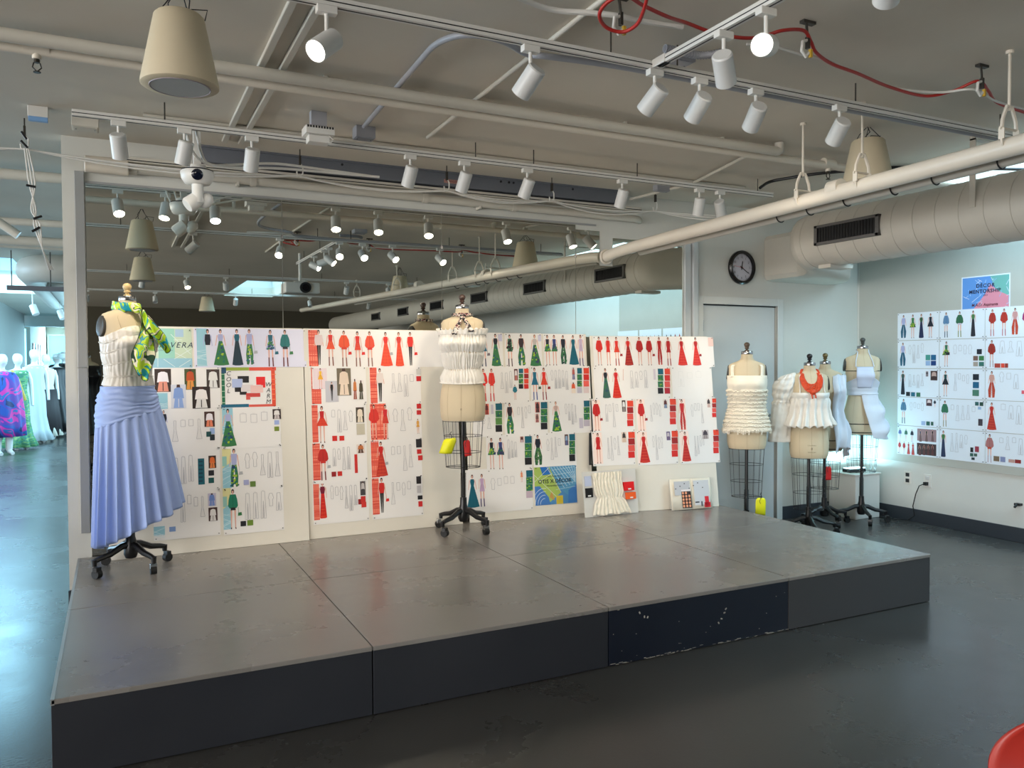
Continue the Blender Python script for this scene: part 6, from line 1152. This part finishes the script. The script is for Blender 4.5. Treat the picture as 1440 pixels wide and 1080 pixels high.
for i, (x, y) in enumerate(((873, 5), (1136, 40), (1381, 100))):
    q = at(x, y, 'Z', 2.95); T = thing('cable_hook', (q.x, q.y, ZC), ['cable hook inside the red cable loop at the top edge', 'cable hook holding the red cable, middle one', 'cable hook holding the red cable near the right edge'][i], 'hook', 'hooks carrying the red cable')
    m = MB(); m.box((0, 0, -.006), (.07, .025, .012)); m.cyl((-.01, 0, 0), (0, 0, -.07), .006, n=6); m.box((0, 0, -.09), (.012, .018, .05)); m.build('bracket', M_ROD, T)
    m = MB(); m.tube([(0, 0, -.08), (-.03, 0, -.09), (-.035, 0, -.13), (-.012, 0, -.15), (.01, 0, -.13)], .007, 6); m.build('hook', M_WHITE, T, smooth=50)
    MB().box((.012, -.004, -.135), (.014, .014, .035)).build('yellow_clip', mat('yellow_plastic', (200, 160, 50), .4), T, bevel=.002)
# flexible silver conduit
pp = [at(x, y, 'Z', 2.93) for x, y in ((935, 68), (955, 72), (985, 78), (1015, 74))]; m = MB(); cm = catm(pp, 8); m.tube(cm, .015, 10)
for p, p2 in list(zip(cm, cm[1:]))[::1]: m.cyl(p, p+(p2-p)*.4, .018, n=10)
tag(m.build('flexible_conduit', M_GREYC, smooth=40), 'ribbed grey flexible conduit behind the short light track', 'conduit')
# red moulded chair at the bottom right corner
CH = Vector((2.035, -2.50, 0)); T = thing('red_chair', CH, 'red moulded plastic chair cut off at the bottom right corner', 'chair', None, -.95)
def sh(s_, t):
    x = (s_-.5)*2; 
    if t < .55: k = t/.55; w = .235*(1-.06*k); y = -.22+.44*k; z = .44+.03*x*x-.02*math.sin(k*PI)+.0*k
    else: k = (t-.55)/.45; w = .235*(1-.03*k-.62*max(0, k-.45)**2*2.2); y = .22+.10*k+.03*math.sin(k*PI); z = .44+.255*k+.03*x*x*(1-k)
    return Vector((x*w, y-.06*x*x*(t > .3)*min(1, (t-.3)*3), z+.0))
MB().grid(sh, 20, 34).build('shell', M_CHAIR, T, smooth=70, solid=.008)
for sx in (-1, 1):
    for sy in (-1, 1): MB().cyl((sx*.16, sy*.14, .43), (sx*.22, sy*.22, 0), .011, n=10).build('leg', M_STEEL, T, smooth=40)
# ------------------------------------------------------------------ corridor mannequins
def mannequin(loc, rz, label, dress, prof, h=1.76, head=(214, 214, 212), extra=None, hat=None):
    T = thing('mannequin', loc, label, 'mannequin', 'dressed mannequins lined up in the corridor', rz)
    hm = mat('mannequin_%d' % head[0], head, .35); s_ = h/1.76
    # one continuous head, neck and torso surface
    P = [(0, 1.76, 0), (.045, 1.752, 0), (.072, 1.72, -.005), (.080, 1.68, -.01), (.076, 1.63, -.012), (.066, 1.59, -.022), (.050, 1.56, -.02), (.044, 1.53, .0), (.046, 1.50, .006), (.07, 1.475, .008), (.15, 1.45, .008), (.185, 1.41, .005), (.17, 1.36, 0), (.155, 1.28, -.01), (.13, 1.12, 0), (.14, 1.0, 0), (.16, .9, 0)]
    m = MB(); m.rings([[Vector((r*math.sin(2*PI*k/24)*s_, (-r*(1.15 if z > 1.56 else .62)*math.cos(2*PI*k/24)+yo-.012*(z > 1.6 and z < 1.68)*max(0, math.cos(2*PI*k/24))**8)*s_, z*s_)) for k in range(24)] for r, z, yo in reversed(P)]); m.build('head_and_torso', hm, T, smooth=60)
    for q in (-1, 1):
        m = MB(); m.tube([(q*.165*s_, 0, 1.41*s_), (q*.215*s_, 0, 1.28*s_), (q*.235*s_, .01, 1.12*s_), (q*.225*s_, -.04, .92*s_), (q*.215*s_, -.07, .80*s_)], .03, 10, rf=lambda t: .046-.022*t); m.build('arm', hm, T, smooth=60)
        m = MB(); m.tube([(q*.08*s_, 0, .85*s_), (q*.09*s_, -.01, .48*s_), (q*.09*s_, .01, .10*s_), (q*.09*s_, -.02, .05), (q*.09*s_, -.13, .025)], .05, 10, rf=lambda t: .075-.045*t); m.build('leg', hm, T, smooth=60)
    m = MB(); N_ = 72
    m.rings([[Vector((rx*(1+pl*math.sin(k*2*PI/N_*11+z*3))*math.sin(2*PI*k/N_)*s_+sx, -ry*(1+pl*math.sin(k*2*PI/N_*11+z*3))*math.cos(2*PI*k/N_)*s_, z*s_)) for k in range(N_)] for z, rx, ry, pl, sx in prof], cap=False); m.build('gown', dress, T, smooth=70, solid=.004)
    if extra: extra(T, s_)
    if hat:
        MB().lathe([(0, 1.80), (.07, 1.80), (.085, 1.74), (.088, 1.71), (.21, 1.69), (.21, 1.685), (.085, 1.69), (0, 1.70)], (0, .01, 0), 28, Matrix.Rotation(.12, 3, 'X')).build('hat', hat, T, smooth=50)
    return T
GW = [(1.46, .10, .07, 0, 0), (1.44, .17, .10, .01, 0), (1.40, .20, .12, .02, 0), (1.28, .19, .13, .03, 0), (1.1, .18, .13, .04, 0), (.9, .22, .17, .06, 0), (.6, .26, .20, .08, 0), (.3, .31, .25, .09, 0), (.06, .36, .30, .10, 0)]
SL = [(1.45, .15, .09, 0, 0), (1.40, .19, .11, .02, 0), (1.25, .165, .12, .02, 0), (1.1, .14, .11, .03, 0), (.9, .175, .14, .04, 0), (.5, .18, .16, .06, 0), (.25, .22, .2, .08, 0), (.05, .30, .26, .10, 0)]
CO = [(1.46, .09, .07, 0, 0), (1.43, .20, .12, .01, 0), (1.35, .25, .16, .03, 0), (1.1, .30, .19, .05, 0), (.8, .33, .21, .06, 0), (.5, .34, .22, .07, 0), (.32, .35, .23, .07, 0)]
mp = patterned('blue_and_magenta_print', [(20, 36, 90), (30, 70, 150), (80, 50, 140), (190, 40, 140), (30, 90, 150), (200, 60, 150)], 3.2, .6, 1.2)
mg = patterned('green_woven_print', [(50, 110, 90), (90, 150, 90), (60, 130, 110), (130, 170, 110), (70, 130, 80)], 5, .7, .5, (1, 1, 5))
mk = mat('black_taffeta', (14, 14, 17), .45, bump=.2, bscale=25)
mannequin((-1.50, 12.7, 0), .5, 'mannequin in a blue and magenta print coat, leftmost in the corridor', mp, CO, 1.72)
def capes(T, s_): MB().tube([(-.14, -.10, 1.44), (-.05, -.16, 1.25), (.05, -.17, .9)], .02, 6).build('yellow_trim', mat('ochre_trim', (190, 160, 70), .6), T)
mannequin((-1.36, 13.6, 0), .5, 'mannequin in a green woven print gown, second in the corridor', mg, SL, 1.74, extra=capes)
mannequin((-1.20, 14.9, 0), .55, 'bare-headed white mannequin in a pale grey gown, third in the corridor', mat('pale_grey_satin', (168, 178, 182), .5), SL, 1.84)
mannequin((-1.08, 16.0, 0), .6, 'mannequin in a cream draped top and dark skirt, fourth in the corridor', mat('cream_drape', (200, 196, 182), .7), SL, 1.76, extra=lambda T, s_: MB().rings([[Vector((r*(1+.07*math.sin(k*.96))*math.sin(2*PI*k/72), -r*.8*math.cos(2*PI*k/72), z)) for k in range(72)] for z, r in ((1.02, .19), (.6, .24), (.05, .30))], cap=False).build('dark_skirt', mat('dark_brown_skirt', (40, 34, 36), .7), T, smooth=60, solid=.004))
mannequin((-.94, 17.0, 0), .6, 'mannequin in black with a wide pale hat, fifth in the corridor', mk, GW, 1.78, hat=mat('pale_felt_hat', (170, 174, 172), .7))
mannequin((-.86, 18.2, 0), .6, 'mannequin in a black ruffled trailing gown, last in the corridor', mk, [(1.5, .10, .07, 0, 0), (1.46, .26, .18, .12, 0), (1.36, .32, .22, .16, 0), (1.25, .22, .16, .1, 0), (1.05, .17, .13, .05, 0), (.7, .30, .22, .09, .05), (.3, .44, .34, .1, .15), (.04, .62, .46, .1, .28)], 1.84)
# far table with fan behind them
T = thing('work_table', (-.75, 22.0, 0), 'long pale work table at the far end of the corridor', 'table'); MB().span((-.6, -.5, .84), (.8, .6, .88)).build('tabletop', M_WHITE, T, bevel=.004); [MB().span((x-.025, y-.025, 0), (x+.025, y+.025, .84)).build('leg', M_ROD, T) for x in (-.5, .7) for y in (-.4, .5)]
T = thing('pedestal_fan', (-.72, 21.0, 0), 'round wire fan on a stand behind the corridor mannequins', 'fan'); m = MB(); [m.torus((0, 0, 1.45), r, .006, 30, 5, 'Y') for r in (.27, .2, .12)]; [m.cyl((0, 0, 1.45), (.27*math.cos(a), 0, 1.45+.27*math.sin(a)), .004, n=5) for a in [2*PI*k/16 for k in range(16)]]; m.build('wire_guard', M_DARK, T); MB().cyl((0, .02, 1.45), (0, -.04, 1.45), .06, n=16).build('motor_hub', M_DARK, T); MB().cyl((0, 0, 0), (0, 0, 1.4), .02, n=10).build('pole', M_DARK, T); MB().cyl((0, 0, 0), (0, 0, .03), .2, n=24).build('base', M_DARK, T)
for k in range(4):
    m = MB().span((-2.05, 25.2+k*.9, 1.5), (-2.02, 25.7+k*.9, 2.2)); tag(m.build('wall_paper_sheet', M_PAPER), ['first', 'second', 'third', 'fourth'][k]+' paper sheet on the far beige corridor wall', 'paper sheet')
# black garment form just behind the wall end, seen through the gap left of the skirt
# corridor ceiling services
for i, (dy, r) in enumerate(((0, .17), (.62, .16), (1.25, .15))):
    x0 = -.70+.2*i; pts = bend([(2.2, 8.0+dy*1.5, 2.72), (x0, 8.0+dy*1.5, 2.72), (x0-.02, 13.5+dy, 2.72)], .38, 9); o = MB().tube(pts, r, 20).build('round_duct', M_DUCT, smooth=50); tag(o, ['nearest', 'middle', 'farthest'][i]+' elbowed round duct in the corridor ceiling', 'duct', 'elbowed ducts in the corridor')
T = thing('strut_trapeze', (-.45, 7.75, 2.42), 'dark strut bar hung on rods below the corridor ducts', 'strut'); MB().span((-.45, -.03, 0), (1.6, .03, .055)).build('bar', M_BEAM, T, bevel=.003); [MB().cyl((x, 0, .05), (x, 0, ZC-2.42), .006, n=6).build('rod', M_ROD, T) for x in (-.40, .0, .5, 1.3)]
for i, (y, z, r) in enumerate(((3.3, 2.88, .04), (5.2, 2.84, .035), (6.2, 2.80, .05))):
    pipe('corridor_pipe', [(-7, y, z), (1.9, y, z)], r, M_PIPE, ['first', 'second', 'third'][i]+' white pipe crossing the corridor ceiling, counted from the mirror wall', 'pipe', 'pipes crossing the corridor ceiling')
pipe('corridor_pipe', [(-.75, 4.2, 2.80), (-.45, 4.2, 2.58)], .035, M_PIPE, 'short slanted tube hanging under the corridor ceiling', 'pipe')
for i, x in enumerate((-.9, -.6, -.35)):
    T = thing('corridor_spotlight', (x, 11+i*1.2, 2.45), ['leftmost', 'middle', 'rightmost'][i]+' of three white lamps below the corridor ducts', 'spotlight', 'lamps in the corridor'); MB().cyl((0, 0, 0), (.05, -.05, -.14), .05, n=16).build('housing', M_WCYL, T, smooth=40); MB().cyl((0, 0, 0), (0, 0, ZC-2.45), .008, n=6).build('stem', M_WHITE, T)
